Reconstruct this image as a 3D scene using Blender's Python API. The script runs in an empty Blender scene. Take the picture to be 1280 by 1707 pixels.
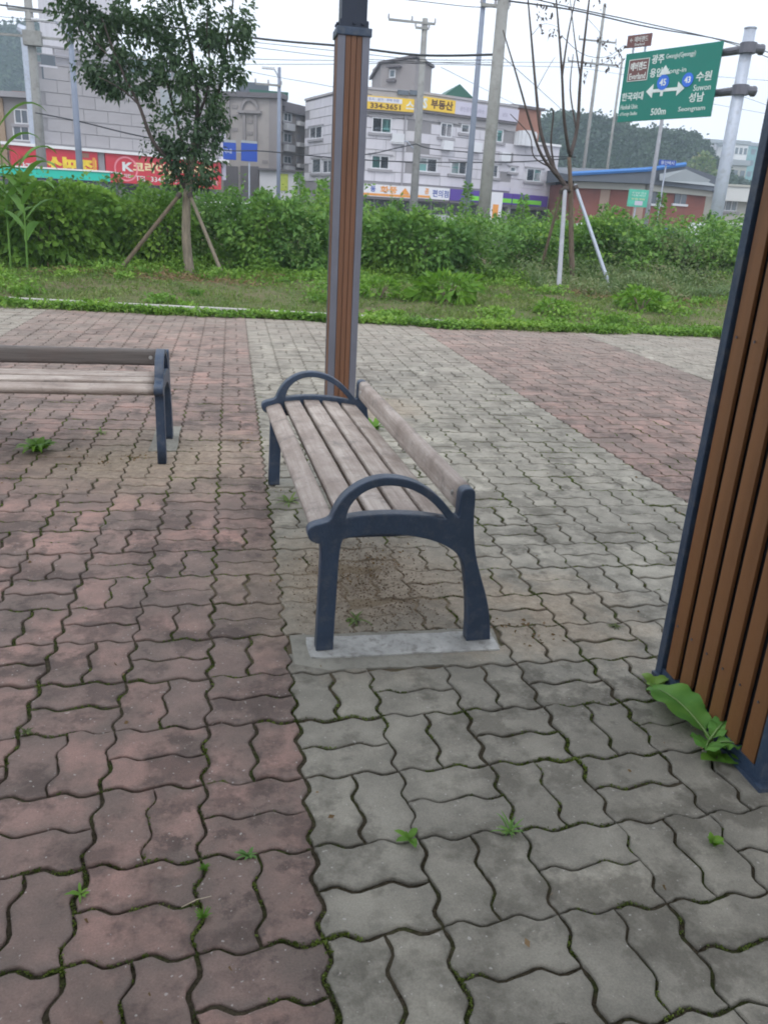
import bpy, bmesh, math, random
import numpy as np
from mathutils import Vector, Matrix, Euler
random.seed(7)
RNG = np.random.default_rng(11)
C = bpy.context.scene.collection
SC = bpy.context.scene

# ------------------------------------------------------------------ camera
EYE = 1.237
F_PX = 1340.0
ROT = np.array([[0.98305402, -0.01069312, 0.18300394],
                [-0.17511074, -0.35010658, 0.92019651],
                [0.05423112, -0.93664883, -0.34604616]])   # columns: right, down, forward
cam_d = bpy.data.cameras.new('camera')
cam = bpy.data.objects.new('camera', cam_d)
C.objects.link(cam)
m = Matrix.Identity(4)
for i in range(3):
    m[i][0] = ROT[i][0]; m[i][1] = -ROT[i][1]; m[i][2] = -ROT[i][2]
m[2][3] = EYE
cam.matrix_world = m
cam_d.sensor_fit = 'VERTICAL'
cam_d.sensor_height = 24.0
cam_d.lens = F_PX / 1707.0 * 24.0
cam_d.clip_start = 0.05
cam_d.clip_end = 4000
SC.camera = cam

# ------------------------------------------------------------------ world: overcast sky
SUN_EL, SUN_AZ = math.radians(52), math.radians(205)
world = bpy.data.worlds.new('World'); SC.world = world
world.use_nodes = True
nt = world.node_tree; nt.nodes.clear()
out = nt.nodes.new('ShaderNodeOutputWorld')
bg = nt.nodes.new('ShaderNodeBackground'); bg.inputs['Strength'].default_value = 0.145
sky = nt.nodes.new('ShaderNodeTexSky'); sky.sky_type = 'NISHITA'; sky.sun_disc = False
sky.sun_elevation = SUN_EL; sky.sun_rotation = SUN_AZ; sky.dust_density = 3
cl = nt.nodes.new('ShaderNodeTexNoise'); cl.inputs['Scale'].default_value = 2.2; cl.inputs['Detail'].default_value = 4
tc = nt.nodes.new('ShaderNodeTexCoord')
mpg = nt.nodes.new('ShaderNodeMapping'); mpg.inputs['Scale'].default_value = (1, 1, 3.2)
nt.links.new(tc.outputs['Generated'], mpg.inputs['Vector']); nt.links.new(mpg.outputs[0], cl.inputs['Vector'])
rp = nt.nodes.new('ShaderNodeValToRGB')
rp.color_ramp.elements[0].position = 0.3; rp.color_ramp.elements[0].color = (6.7, 7.05, 7.7, 1)
rp.color_ramp.elements[1].position = 0.7; rp.color_ramp.elements[1].color = (7.9, 8.1, 8.5, 1)
nt.links.new(cl.outputs[0], rp.inputs[0])
mx = nt.nodes.new('ShaderNodeMixRGB'); mx.inputs[0].default_value = 0.93
nt.links.new(sky.outputs[0], mx.inputs[1]); nt.links.new(rp.outputs[0], mx.inputs[2])
nt.links.new(mx.outputs[0], bg.inputs['Color']); nt.links.new(bg.outputs[0], out.inputs['Surface'])

sun_d = bpy.data.lights.new('sun', 'SUN'); sun_d.energy = 0.6; sun_d.angle = math.radians(25); sun_d.color = (1, .96, .9)
sun = bpy.data.objects.new('sun', sun_d); C.objects.link(sun)
sd = Vector((math.sin(SUN_AZ) * math.cos(SUN_EL), math.cos(SUN_AZ) * math.cos(SUN_EL), math.sin(SUN_EL)))
sun.rotation_euler = sd.to_track_quat('Z', 'Y').to_euler()

SC.view_settings.view_transform = 'Standard'
try: SC.view_settings.look = 'None'
except Exception: pass
SC.view_settings.gamma = 1; SC.view_settings.use_curve_mapping = False
SC.view_settings.exposure = 0.67
HAZE = .0013
SC.render.engine = 'CYCLES'
SC.cycles.filter_width = 1.9
SC.cycles.max_bounces = 6; SC.cycles.diffuse_bounces = 3; SC.cycles.glossy_bounces = 2
SC.cycles.transmission_bounces = 3; SC.cycles.transparent_max_bounces = 6; SC.cycles.volume_bounces = 0
SC.cycles.use_denoising = True

# ------------------------------------------------------------------ surveying helpers (site plan from sight lines)
def ray(u, v):
    return ROT @ np.array((u - 640.0, v - 853.5, F_PX))
def at(u, v, y):
    d = ray(u, v); t = y / d[1]; return Vector((d[0] * t, y, EYE + d[2] * t))
def gz(u, v, z=0.0):
    d = ray(u, v); t = (z - EYE) / d[2]; return Vector((d[0] * t, d[1] * t, z))

# ------------------------------------------------------------------ object helpers
def tag(o, label=None, cat=None, group=None, kind=None):
    if label: o['label'] = label
    if cat: o['category'] = cat
    if group: o['group'] = group
    if kind: o['kind'] = kind
    return o
def empty(name, loc, label=None, cat=None, group=None, rz=0.0):
    o = bpy.data.objects.new(name, None); C.objects.link(o)
    o.location = loc; o.rotation_euler.z = rz; o.empty_display_size = .1
    return tag(o, label, cat, group)
def link(name, me, parent=None, loc=None):
    o = bpy.data.objects.new(name, me); C.objects.link(o)
    if parent is not None: o.parent = parent
    if loc is not None: o.location = loc
    return o
def copy_tree(o, parent=None):
    c = o.copy(); C.objects.link(c); c.parent = parent
    for ch in list(o.children): copy_tree(ch, c)
    return c
class MB:
    """collects shapes, all given in the coordinates of the object that will carry them"""
    def __init__(s): s.v = []; s.f = []
    def add(s, vs, fs):
        b = len(s.v); s.v += [tuple(p) for p in vs]; s.f += [tuple(b + i for i in f) for f in fs]; return s
    def box(s, c, d, rot=None):
        cx, cy, cz = c; hx, hy, hz = d[0] / 2, d[1] / 2, d[2] / 2
        vs = [Vector((x * hx, y * hy, z * hz)) for z in (-1, 1) for y in (-1, 1) for x in (-1, 1)]
        if rot is not None: vs = [rot @ v for v in vs]
        vs = [v + Vector(c) for v in vs]
        return s.add(vs, [(0, 2, 3, 1), (4, 5, 7, 6), (0, 1, 5, 4), (2, 6, 7, 3), (0, 4, 6, 2), (1, 3, 7, 5)])
    def bbox(s, lo, hi):
        return s.box([(a + b) / 2 for a, b in zip(lo, hi)], [b - a for a, b in zip(lo, hi)])
    def tube(s, pts, rad, n=8, cap=True):
        pts = [Vector(p) for p in pts]
        if not isinstance(rad, (list, tuple)): rad = [rad] * len(pts)
        rings = []; up = None
        for i, p in enumerate(pts):
            t = (pts[min(i + 1, len(pts) - 1)] - pts[max(i - 1, 0)]).normalized()
            if up is None:
                up = Vector((0, 0, 1)) if abs(t.z) < .9 else Vector((1, 0, 0))
            a = t.cross(up)
            if a.length < 1e-5: a = t.cross(Vector((0, 1, 0)))
            a.normalize(); b = a.cross(t).normalized(); up = b
            rings.append([p + (a * math.cos(2 * math.pi * k / n) + b * math.sin(2 * math.pi * k / n)) * rad[i] for k in range(n)])
        vs = [q for r in rings for q in r]; fs = []
        for i in range(len(pts) - 1):
            for k in range(n):
                k2 = (k + 1) % n
                fs.append((i * n + k, i * n + k2, (i + 1) * n + k2, (i + 1) * n + k))
        if cap:
            fs.append(tuple(range(n - 1, -1, -1))); fs.append(tuple((len(pts) - 1) * n + k for k in range(n)))
        return s.add(vs, fs)
    def prism(s, poly, z0, z1):
        n = len(poly)
        vs = [(p[0], p[1], z0) for p in poly] + [(p[0], p[1], z1) for p in poly]
        fs = [tuple(range(n - 1, -1, -1)), tuple(range(n, 2 * n))] + [(k, (k + 1) % n, n + (k + 1) % n, n + k) for k in range(n)]
        return s.add(vs, fs)
    def build(s, name, mat, parent=None, smooth=False, loc=None, bevel=0.0):
        me = bpy.data.meshes.new(name); me.from_pydata(s.v, [], s.f); me.materials.append(mat)
        bm = bmesh.new(); bm.from_mesh(me)
        bmesh.ops.recalc_face_normals(bm, faces=bm.faces)
        if bevel:
            bmesh.ops.bevel(bm, geom=list(bm.edges), offset=bevel, segments=2, affect='EDGES', profile=.7)
        bm.to_mesh(me); bm.free()
        if smooth: me.shade_smooth()
        return link(name, me, parent, loc)
def np_mesh(name, verts, faces4, mat, parent=None, smooth=False, attr=None):
    me = bpy.data.meshes.new(name); nv, nf = len(verts), len(faces4); k = faces4.shape[1]
    me.vertices.add(nv); me.vertices.foreach_set('co', np.ascontiguousarray(verts, dtype=np.float32).ravel())
    me.loops.add(nf * k); me.loops.foreach_set('vertex_index', np.ascontiguousarray(faces4, dtype=np.int32).ravel())
    me.polygons.add(nf); me.polygons.foreach_set('loop_start', np.arange(nf, dtype=np.int32) * k)
    try: me.polygons.foreach_set('loop_total', np.full(nf, k, dtype=np.int32))
    except Exception: pass
    me.update(calc_edges=True)
    if attr is not None:
        a = me.attributes.new('tint', 'FLOAT', 'FACE'); a.data.foreach_set('value', np.ascontiguousarray(attr, dtype=np.float32))
    me.materials.append(mat)
    if smooth: me.shade_smooth()
    return link(name, me, parent)

# ------------------------------------------------------------------ materials
class NT:
    def __init__(s, name):
        s.m = bpy.data.materials.new(name); s.m.use_nodes = True; s.t = s.m.node_tree; s.t.nodes.clear()
        s.out = s.n('ShaderNodeOutputMaterial')
    def n(s, ty, **kw):
        x = s.t.nodes.new(ty)
        for k, v in kw.items(): setattr(x, k, v)
        return x
    def l(s, a, b): s.t.links.new(a, b)
    def pos(s): return s.n('ShaderNodeNewGeometry').outputs['Position']
    def obj(s): return s.n('ShaderNodeTexCoord').outputs['Object']
    def noise(s, vec, scale, detail=3, rough=.55, stretch=None):
        if stretch:
            mp = s.n('ShaderNodeMapping'); mp.inputs['Scale'].default_value = stretch; s.l(vec, mp.inputs[0]); vec = mp.outputs[0]
        x = s.n('ShaderNodeTexNoise'); x.inputs['Scale'].default_value = scale; x.inputs['Detail'].default_value = detail
        x.inputs['Roughness'].default_value = rough; s.l(vec, x.inputs['Vector']); return x.outputs[0]
    def ramp(s, f, stops):
        r = s.n('ShaderNodeValToRGB'); e = r.color_ramp.elements
        while len(e) < len(stops): e.new(.5)
        for q, (p, c) in zip(e, stops):
            q.position = p; q.color = (*c, 1) if len(c) == 3 else c
        s.l(f, r.inputs[0]); return r.outputs[0]
    def g(s, v): return (v, v, v)
    def mix(s, f, a, b, mode='MIX'):
        x = s.n('ShaderNodeMixRGB'); x.blend_type = mode
        for i, q in ((0, f), (1, a), (2, b)):
            if isinstance(q, (int, float)): x.inputs[i].default_value = q if i == 0 else (q, q, q, 1)
            elif isinstance(q, tuple): x.inputs[i].default_value = (*q, 1)
            else: s.l(q, x.inputs[i])
        return x.outputs[0]
    def math(s, op, a, b=None, clamp=False):
        x = s.n('ShaderNodeMath'); x.operation = op; x.use_clamp = clamp
        for i, q in ((0, a), (1, b)):
            if q is None: continue
            if isinstance(q, (int, float)): x.inputs[i].default_value = q
            else: s.l(q, x.inputs[i])
        return x.outputs[0]
    def dist(s, p):
        x = s.n('ShaderNodeVectorMath'); x.operation = 'DISTANCE'; s.l(s.pos(), x.inputs[0]); x.inputs[1].default_value = p; return x.outputs['Value']
    def finish(s, col, rough=.7, metal=0.0, bump=None, strength=.3, dist=.01, spec=.4, coat=0.0):
        b = s.n('ShaderNodeBsdfPrincipled')
        if isinstance(col, tuple): b.inputs['Base Color'].default_value = (*col, 1)
        else: s.l(col, b.inputs['Base Color'])
        if isinstance(rough, (int, float)): b.inputs['Roughness'].default_value = rough
        else: s.l(rough, b.inputs['Roughness'])
        b.inputs['Metallic'].default_value = metal; b.inputs['Specular IOR Level'].default_value = spec
        b.inputs['Coat Weight'].default_value = coat
        if bump is not None:
            bp = s.n('ShaderNodeBump'); bp.inputs['Strength'].default_value = strength; bp.inputs['Distance'].default_value = dist
            s.l(bump, bp.inputs['Height']); s.l(bp.outputs[0], b.inputs['Normal'])
        s.b = b; s.l(b.outputs[0], s.out.inputs['Surface']); return s.m

def simple(name, col, rough=.6, var=.15, scale=3.0, metal=0.0, spec=.4, bump=0.0, bscale=60, stretch=None, dirt=None):
    t = NT(name); p = t.obj()
    n1 = t.noise(p, scale, 5, .6, stretch)
    lo = tuple(c * (1 - var) for c in col); hi = tuple(min(1, c * (1 + var)) for c in col)
    c = t.ramp(n1, [(.3, lo), (.7, hi)])
    if dirt:
        n2 = t.noise(p, scale * 2.7, 6, .65, stretch)
        c = t.mix(t.ramp(n2, [(.5, t.g(0)), (.72, t.g(.75))]), c, dirt)
    h = t.noise(p, bscale, 3) if bump else None
    return t.finish(c, rough, metal, h, bump, .004, spec)

def paver_mat(name, clean, dark, pale, stain):
    t = NT(name); p = t.pos()
    at_ = t.n('ShaderNodeAttribute'); at_.attribute_name = 'tint'
    oi = t.n('ShaderNodeObjectInfo')
    rnd = t.math('FRACT', t.math('ADD', at_.outputs['Fac'], oi.outputs['Random']))
    big = t.noise(p, .7, 4, .6)
    med = t.noise(p, 5.5, 6, .65)
    base = t.mix(t.ramp(rnd, [(0, t.g(0)), (1, t.g(1))]), clean, pale)
    base = t.mix(t.math('MULTIPLY', t.ramp(med, [(.38, t.g(0)), (.62, t.g(1))]), .75), base, dark)
    base = t.mix(t.ramp(big, [(.42, t.g(0)), (.66, t.g(.6))]), base, dark)
    # black algae stains gathered in blotches
    st = t.noise(p, 9.0, 7, .7)
    st2 = t.math('MULTIPLY', t.ramp(st, [(.52, t.g(0)), (.60, t.g(1))]), t.ramp(t.noise(p, 1.3, 2), [(.45, t.g(0)), (.6, t.g(.85))]))
    base = t.mix(st2, base, stain)
    # dirty rims round a cleaner middle
    gen = t.n('ShaderNodeTexCoord').outputs['Generated']; sx = t.n('ShaderNodeSeparateXYZ'); t.l(gen, sx.inputs[0])
    ed = t.math('MAXIMUM', t.math('ABSOLUTE', t.math('SUBTRACT', sx.outputs[0], .5)), t.math('ABSOLUTE', t.math('SUBTRACT', sx.outputs[1], .5)))
    ed = t.math('ADD', ed, t.math('MULTIPLY', t.math('SUBTRACT', t.noise(p, 16, 5, .7), .5), .75))
    base = t.mix(t.ramp(ed, [(.30, t.g(0)), (.52, t.g(.62))]), base, dark)
    blot = t.math('MULTIPLY', t.ramp(t.noise(p, 4.2, 5, .72), [(.50, t.g(0)), (.59, t.g(1))]), .6)
    base = t.mix(blot, base, stain)
    # pale dust plus the paleness of grazing light, painted in towards the far edge
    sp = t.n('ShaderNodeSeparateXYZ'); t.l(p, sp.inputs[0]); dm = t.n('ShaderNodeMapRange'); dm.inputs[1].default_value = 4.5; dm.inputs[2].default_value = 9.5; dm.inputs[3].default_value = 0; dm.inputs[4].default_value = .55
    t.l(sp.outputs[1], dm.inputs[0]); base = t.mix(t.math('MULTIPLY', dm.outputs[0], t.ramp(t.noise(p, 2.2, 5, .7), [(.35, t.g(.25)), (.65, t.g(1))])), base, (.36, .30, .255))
    # sand and soil washed together round the bench feet
    for (c, r0, r1) in (((.47, 2.55, 0), .15, .62), ((-.42, 4.15, 0), .2, .75), ((.9, 5.3, 0), .1, .5), ((1.05, 2.3, 0), .05, .4)):
        dd = t.math('ADD', t.dist(c), t.math('MULTIPLY', t.math('SUBTRACT', med, .5), .9))
        f = t.n('ShaderNodeMapRange'); f.inputs[1].default_value = r0; f.inputs[2].default_value = r1
        f.inputs[3].default_value = .85; f.inputs[4].default_value = 0; t.l(dd, f.inputs[0])
        base = t.mix(f.outputs[0], base, t.ramp(t.noise(p, 30, 5, .75), [(.35, (.20, .155, .11)), (.65, (.37, .31, .235))]))
    fine = t.noise(p, 260, 3, .7)
    base = t.mix(.5, base, t.ramp(fine, [(.3, t.g(.35)), (.7, t.g(.66))]), 'OVERLAY')
    spk = t.noise(p, 95, 1, .5)
    base = t.mix(t.ramp(spk, [(.72, t.g(0)), (.76, t.g(.5))]), base, (.5, .48, .45))
    bump = t.math('ADD', t.math('MULTIPLY', fine, .6), t.math('MULTIPLY', t.noise(p, 35, 5, .7), .9))
    return t.finish(base, t.ramp(med, [(.3, t.g(.62)), (.7, t.g(.86))]), 0, bump, .75, .0035, .3)

M = {}
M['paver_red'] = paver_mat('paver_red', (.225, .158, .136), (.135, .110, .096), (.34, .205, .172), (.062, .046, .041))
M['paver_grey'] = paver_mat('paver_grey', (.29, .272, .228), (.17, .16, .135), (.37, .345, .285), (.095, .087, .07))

def joint_mat():
    t = NT('joint_soil'); p = t.pos()
    a = t.noise(p, 6, 5, .65); b = t.noise(p, 120, 3, .7)
    c = t.ramp(b, [(.3, (.035, .03, .02)), (.7, (.09, .075, .052))])
    c = t.mix(t.ramp(a, [(.5, t.g(0)), (.62, t.g(.85))]), c, t.ramp(b, [(.35, (.022, .032, .009)), (.7, (.065, .09, .018))]))
    f = t.n('ShaderNodeMapRange'); f.inputs[1].default_value = .2; f.inputs[2].default_value = .75; f.inputs[3].default_value = .95; f.inputs[4].default_value = 0
    t.l(t.dist((.47, 2.55, 0)), f.inputs[0])
    c = t.mix(f.outputs[0], c, (.26, .21, .15))
    return t.finish(c, .95, 0, b, 1, .006, .1)
M['joint'] = joint_mat()

def leaf_mat(name, cols, rough=.55, trans=.3, patch=1.6):
    t = NT(name)
    g_ = t.n('ShaderNodeNewGeometry')
    n = len(cols)
    f = t.math('ADD', t.math('MULTIPLY', g_.outputs['Random Per Island'], .5), t.math('MULTIPLY', t.ramp(t.noise(g_.outputs['Position'], patch, 3), [(.38, t.g(0)), (.62, t.g(1))]), .5))
    c = t.ramp(f, [(i / (n - 1), k) for i, k in enumerate(cols)])
    b = t.n('ShaderNodeBsdfPrincipled'); t.l(c, b.inputs['Base Color']); b.inputs['Roughness'].default_value = rough
    b.inputs['Specular IOR Level'].default_value = .35
    tr = t.n('ShaderNodeBsdfTranslucent'); t.l(t.mix(.5, c, (.12, .25, .02)), tr.inputs['Color'])
    mx_ = t.n('ShaderNodeMixShader'); mx_.inputs[0].default_value = trans
    t.l(b.outputs[0], mx_.inputs[1]); t.l(tr.outputs[0], mx_.inputs[2]); t.l(mx_.outputs[0], t.out.inputs['Surface'])
    return t.m
M['weed_leaf'] = leaf_mat('weed_leaf', [(.06, .145, .04), (.105, .23, .055), (.165, .32, .065), (.25, .40, .08)], patch=.8)
M['bush_leaf'] = leaf_mat('bush_leaf', [(.08, .18, .03), (.135, .27, .04), (.19, .34, .05), (.27, .42, .07)], patch=1.5)
M['pale_leaf'] = leaf_mat('pale_leaf', [(.1, .16, .075), (.16, .23, .1), (.23, .28, .13), (.25, .21, .13)], patch=1.2)
M['tree_leaf'] = leaf_mat('tree_leaf', [(.02, .042, .022), (.034, .068, .034), (.056, .105, .048), (.09, .145, .065)], trans=.22, patch=1.3)
M['grass'] = leaf_mat('grass', [(.09, .14, .04), (.13, .2, .05), (.19, .26, .07), (.26, .26, .12)], patch=.9)
M['bright_leaf'] = leaf_mat('bright_leaf', [(.08, .2, .02), (.13, .28, .03), (.2, .36, .04)], patch=9, trans=.35)
M['dock_leaf'] = leaf_mat('dock_leaf', [(.09, .27, .05), (.13, .33, .06), (.2, .42, .07)], patch=12, trans=.3)
M['dead_leaf'] = leaf_mat('dead_leaf', [(.12, .07, .03), (.2, .12, .06), (.28, .2, .11)], patch=3, trans=.1)
M['corn_leaf'] = leaf_mat('corn_leaf', [(.08, .2, .035), (.13, .28, .05), (.2, .35, .08)], patch=3)
M['pale_weed'] = leaf_mat('pale_weed', [(.08, .15, .05), (.13, .22, .07), (.19, .3, .09), (.26, .36, .12)], patch=1.1)
M['moss'] = leaf_mat('moss', [(.035, .042, .01), (.06, .078, .014), (.11, .15, .022), (.2, .27, .04)], patch=8, trans=.2)

M['navy'] = simple('navy_paint', (.030, .050, .088), .42, .22, 9, spec=.45, bump=.35, bscale=90, dirt=(.085, .095, .115))
M['navy_dark'] = simple('navy_dark', (.016, .024, .045), .45, .12, 6)
M['brown_slat'] = simple('brown_slat', (.175, .078, .030), .5, .18, 2.2, stretch=(9, 9, .7), bump=.2, bscale=90)
M['brown_post'] = simple('brown_post', (.14, .064, .034), .5, .2, 2.5, stretch=(9, 9, .6))
M['aluminium'] = simple('aluminium_strip', (.15, .155, .19), .42, .1, 4, metal=.35)
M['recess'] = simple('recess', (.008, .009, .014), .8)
M['steel'] = simple('galvanised_steel', (.42, .46, .54), .5, .08, 2, metal=.3, dirt=(.3, .31, .34))
M['steel_dark'] = simple('dark_steel', (.12, .12, .14), .45, .15, 3, metal=.6)
M['bolt'] = simple('bolt_steel', (.5, .5, .5), .3, .1, 20, metal=.9)
M['pole_grey'] = simple('pole_concrete', (.27, .27, .26), .85, .15, 1.5, dirt=(.16, .15, .14))
M['pole_blue'] = simple('pole_blue_grey', (.2, .23, .3), .6, .1, 2)
M['wire'] = simple('wire', (.02, .022, .026), .6)
M['kerb'] = simple('kerb_concrete', (.42, .41, .39), .9, .15, 4, bump=.5, bscale=50, dirt=(.3, .28, .24))
M['footing'] = simple('footing_concrete', (.40, .40, .385), .9, .25, 12, bump=1, bscale=70, dirt=(.15, .14, .12))
M['footing2'] = simple('footing_skirt', (.25, .24, .205), .9, .16, 9, bump=.9, bscale=70, dirt=(.15, .14, .12))
M['bark'] = simple('bark', (.14, .105, .08), .9, .35, 6, stretch=(4, 4, .8), bump=1, bscale=30)
M['bark_pale'] = simple('bark_pale', (.2, .17, .13), .9, .3, 7, stretch=(4, 4, .8), bump=1, bscale=30)
M['twig'] = simple('twig', (.07, .055, .05), .85, .3, 6)
M['stake_white'] = simple('stake_white', (.27, .28, .31), .7, .15, 5, dirt=(.3, .28, .26))
M['stake_brown'] = simple('stake_brown', (.13, .1, .07), .9, .3, 6, stretch=(4, 4, .6))
M['asphalt'] = simple('asphalt', (.06, .06, .062), .9, .15, .5)

def wood_mat():
    t = NT('weathered_wood'); p = t.obj(); oi = t.n('ShaderNodeObjectInfo')
    off = t.n('ShaderNodeVectorMath'); off.operation = 'ADD'; t.l(p, off.inputs[0])
    cb = t.n('ShaderNodeCombineXYZ'); t.l(t.math('MULTIPLY', oi.outputs['Random'], 30), cb.inputs[0]); t.l(cb.outputs[0], off.inputs[1]); p2 = off.outputs[0]
    gr = t.noise(p2, 3.2, 7, .7, (26, 1.1, 26)); bl = t.noise(p2, 5, 5, .65, (1.6, 1, 1.6)); fi = t.noise(p2, 14, 6, .75, (22, 1.6, 22))
    c = t.ramp(gr, [(.3, (.30, .25, .22)), (.55, (.44, .385, .345)), (.75, (.54, .49, .45))])
    c = t.mix(t.ramp(bl, [(.40, t.g(0)), (.64, t.g(.8))]), c, (.225, .18, .155))
    c = t.mix(t.ramp(t.noise(p2, 11, 5, .7), [(.54, t.g(0)), (.66, t.g(.65))]), c, (.17, .15, .14))
    c = t.mix(t.math('MULTIPLY', t.math('SUBTRACT', oi.outputs['Random'], .3, True), .35), c, (.22, .17, .15))
    c = t.mix(t.ramp(fi, [(.6, t.g(0)), (.68, t.g(.55))]), c, (.11, .085, .07))
    h = t.math('ADD', gr, t.math('MULTIPLY', fi, .7))
    return t.finish(c, .78, 0, h, .55, .003, .3)
M['wood'] = wood_mat()
def wood_dark():
    t = NT('dark_rail_wood'); p = t.obj()  # darker wood tone for the back rail of the left bench
    gr = t.noise(p, 3.2, 7, .7, (26, 1.1, 26))
    c = t.ramp(gr, [(.3, (.07, .06, .056)), (.6, (.115, .10, .094)), (.8, (.17, .155, .145))])
    c = t.mix(t.ramp(t.noise(p, 3, 4), [(.5, t.g(0)), (.75, t.g(.6))]), c, (.1, .06, .05))
    return t.finish(c, .6, 0, gr, .5, .003, .4)
M['wood_dark'] = wood_dark()

def ground_mat(name, grass, dry, soil, s1=.8):
    t = NT(name); p = t.pos()
    a = t.noise(p, s1, 5, .6); b = t.noise(p, 9, 5, .7); c_ = t.noise(p, 60, 3, .7)
    c = t.mix(t.ramp(b, [(.4, t.g(0)), (.65, t.g(1))]), grass, dry)
    c = t.mix(t.ramp(a, [(.48, t.g(0)), (.64, t.g(.85))]), c, soil)
    c = t.mix(.6, c, t.ramp(c_, [(.3, t.g(.3)), (.7, t.g(.7))]), 'OVERLAY')
    return t.finish(c, .95, 0, b, .8, .05, .1)
M['bank'] = ground_mat('bank_turf', (.09, .125, .045), (.16, .15, .08), (.17, .135, .09))
M['field'] = ground_mat('field', (.05, .085, .025), (.1, .11, .05), (.1, .085, .06), .2)

# ================================================================== STRUCTURE
# ground sheet out to the horizon
mb = MB(); mb.bbox((-600, -40, -.5), (700, 620, -.07)); tag(mb.build('ground', M['field']), kind='structure')
# soil bed under the paving
gx, gy = np.meshgrid(np.linspace(-6, 8, 141), np.linspace(-1.5, 11, 126))
r1 = np.hypot((gx - .47) / .34, (gy - 2.6) / .5); fill = .0052 * np.exp(-np.clip(r1 - .35, 0, 9) ** 2 * 2.5)
r2 = np.hypot((gx + .9) / 1.0, (gy - 4.3) / .3); fill += .004 * np.exp(-np.clip(r2 - .5, 0, 9) ** 2 * 2.5)
gzv = -.0072 + fill * .42 + RNG.normal(0, .0011, gx.shape)
idx = np.arange(gx.size).reshape(gx.shape)
fq = np.stack([idx[:-1, :-1], idx[:-1, 1:], idx[1:, 1:], idx[1:, :-1]], -1).reshape(-1, 4)
bed = np_mesh('soil_bed', np.stack([gx, gy, gzv], -1).reshape(-1, 3), fq, M['joint'], None, True)
tag(bed, kind='structure')

# ---- wavy interlocking pavers in basket weave
CELL = .225; X0, Y0 = .1525, 1.09; AMP = .0088; PER = CELL / 2
WP = [0, .13, .25, .36, .60, .72, .86, 1.0]; WV = [0, .42, .97, .92, -.92, -.97, -.45, 0]
def wv(tt):
    return AMP * float(np.interp((tt / PER + 1e-9) % 1.0, WP, WV))
def outline(w, h, per):
    pts = []
    ph = WP[:-1] if per == 6 else [0, .3, .66]
    def run(a0, a1, n, fn):
        L = abs(a1 - a0); k_ = round(L / PER); qs = [(i + q) * PER for i in range(k_) for q in ph]
        if a1 < a0: qs = [L] + [q for q in reversed(qs) if q > 0]
        for q in qs: pts.append(fn(q))
    nx, ny = round(w / PER) * per, round(h / PER) * per
    run(0, w, nx, lambda q: (q - (wv(0)), 0 + wv(q)))
    run(0, h, ny, lambda q: (w - wv(q), q + 0))
    run(w, 0, nx, lambda q: (q, h + wv(q)))
    run(h, 0, ny, lambda q: (-wv(q), q))
    return pts
def inset(pts, d):
    n = len(pts); o = []
    for i in range(n):
        a, b, c = Vector(pts[i - 1]), Vector(pts[i]), Vector(pts[(i + 1) % n])
        t = (c - a).normalized(); nn = Vector((-t.y, t.x)); o.append(b + nn * d)
    return o
def paver_geo(w, h, per, gap, near):
    p = outline(w, h, per); n = len(p)
    rings = [(inset(p, gap + (.0045 if near else .003)), 0.0), (inset(p, gap), -.0035 if near else -.004)]
    if near:
        jr = random.Random(int(gap * 1e6) + per); rings = [([q + Vector((jr.gauss(0, .0006), jr.gauss(0, .0006))) for q in r], z) for r, z in rings]
    if near: rings.insert(1, (inset(p, gap + .0015), -.0009)); rings.append((inset(p, gap), -.03))
    else: rings.append((inset(p, gap), -.014))
    vs = []
    for r, z in rings: vs += [(q[0] - w / 2, q[1] - h / 2, z) for q in r]
    fs = [tuple(range(n))]
    for k in range(len(rings) - 1):
        for i in range(n):
            j = (i + 1) % n; fs.append((k * n + i, (k + 1) * n + i, (k + 1) * n + j, k * n + j))
    return vs, fs
paving = empty('paved_plaza', (0, 0, 0)); tag(paving, kind='structure')
lib = {}
for col in ('red', 'grey'):
    for ori in (0, 1):
        for var_ in range(6):
            w, h = (CELL, PER) if ori == 0 else (PER, CELL)
            vs, fs = paver_geo(w, h, 6, .0025 + .0006 * var_, True)
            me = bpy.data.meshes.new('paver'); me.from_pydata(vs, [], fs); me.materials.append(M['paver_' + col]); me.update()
            me.polygons.foreach_set('use_smooth', [False] + [True] * (len(fs) - 1))
            lib[col, ori, var_] = me
def edge_y(x):   # where the paving stops under the weeds
    return 9.55 + .02 * x + (.055 * (x - 2) ** 2 * .12 if x < 2 else 0) + .75 * max(0, min(1, (-x + .5) / 2.0)) * .6
items = []
for ix in range(-24, 26):
    for iy in range(-6, 44):
        x, y = X0 + ix * CELL, Y0 + iy * CELL
        red = (-10 <= ix < 0) or (9 <= ix < 18)
        ori = 1 if (ix + iy) % 2 else 0
        for k in (0, 1):
            cx = x + (CELL / 2 if ori == 0 else PER * (k + .5)); cy = y + (PER * (k + .5) if ori == 0 else CELL / 2)
            if cy > edge_y(cx) + .3 or cy < -.3: continue
            if 1.24 < cx < 1.72 and 1.38 < cy < 1.86: continue
            if .17 < cx < .80 and 2.08 < cy < 2.2: continue
            c = ROT.T @ np.array((cx, cy, -EYE)); vis = False
            if c[2] > .2:
                u, v = 640 + F_PX * c[0] / c[2], 853.5 + F_PX * c[1] / c[2]
                vis = -60 < u < 1340 and v < 1790
            if cy > .4 and abs(cx - cy * .2) > 1.2 + .62 * cy: continue
            items.append((math.hypot(cx, cy) if vis else 99, cx, cy, ori, 'red' if red else 'grey'))
items.sort(key=lambda q: q[0])
rr = random.Random(3)
far = {'red': ([], [], []), 'grey': ([], [], [])}
geo_far = {o: paver_geo(*((CELL, PER) if o == 0 else (PER, CELL)), 4, .0042, False) for o in (0, 1)}
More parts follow.
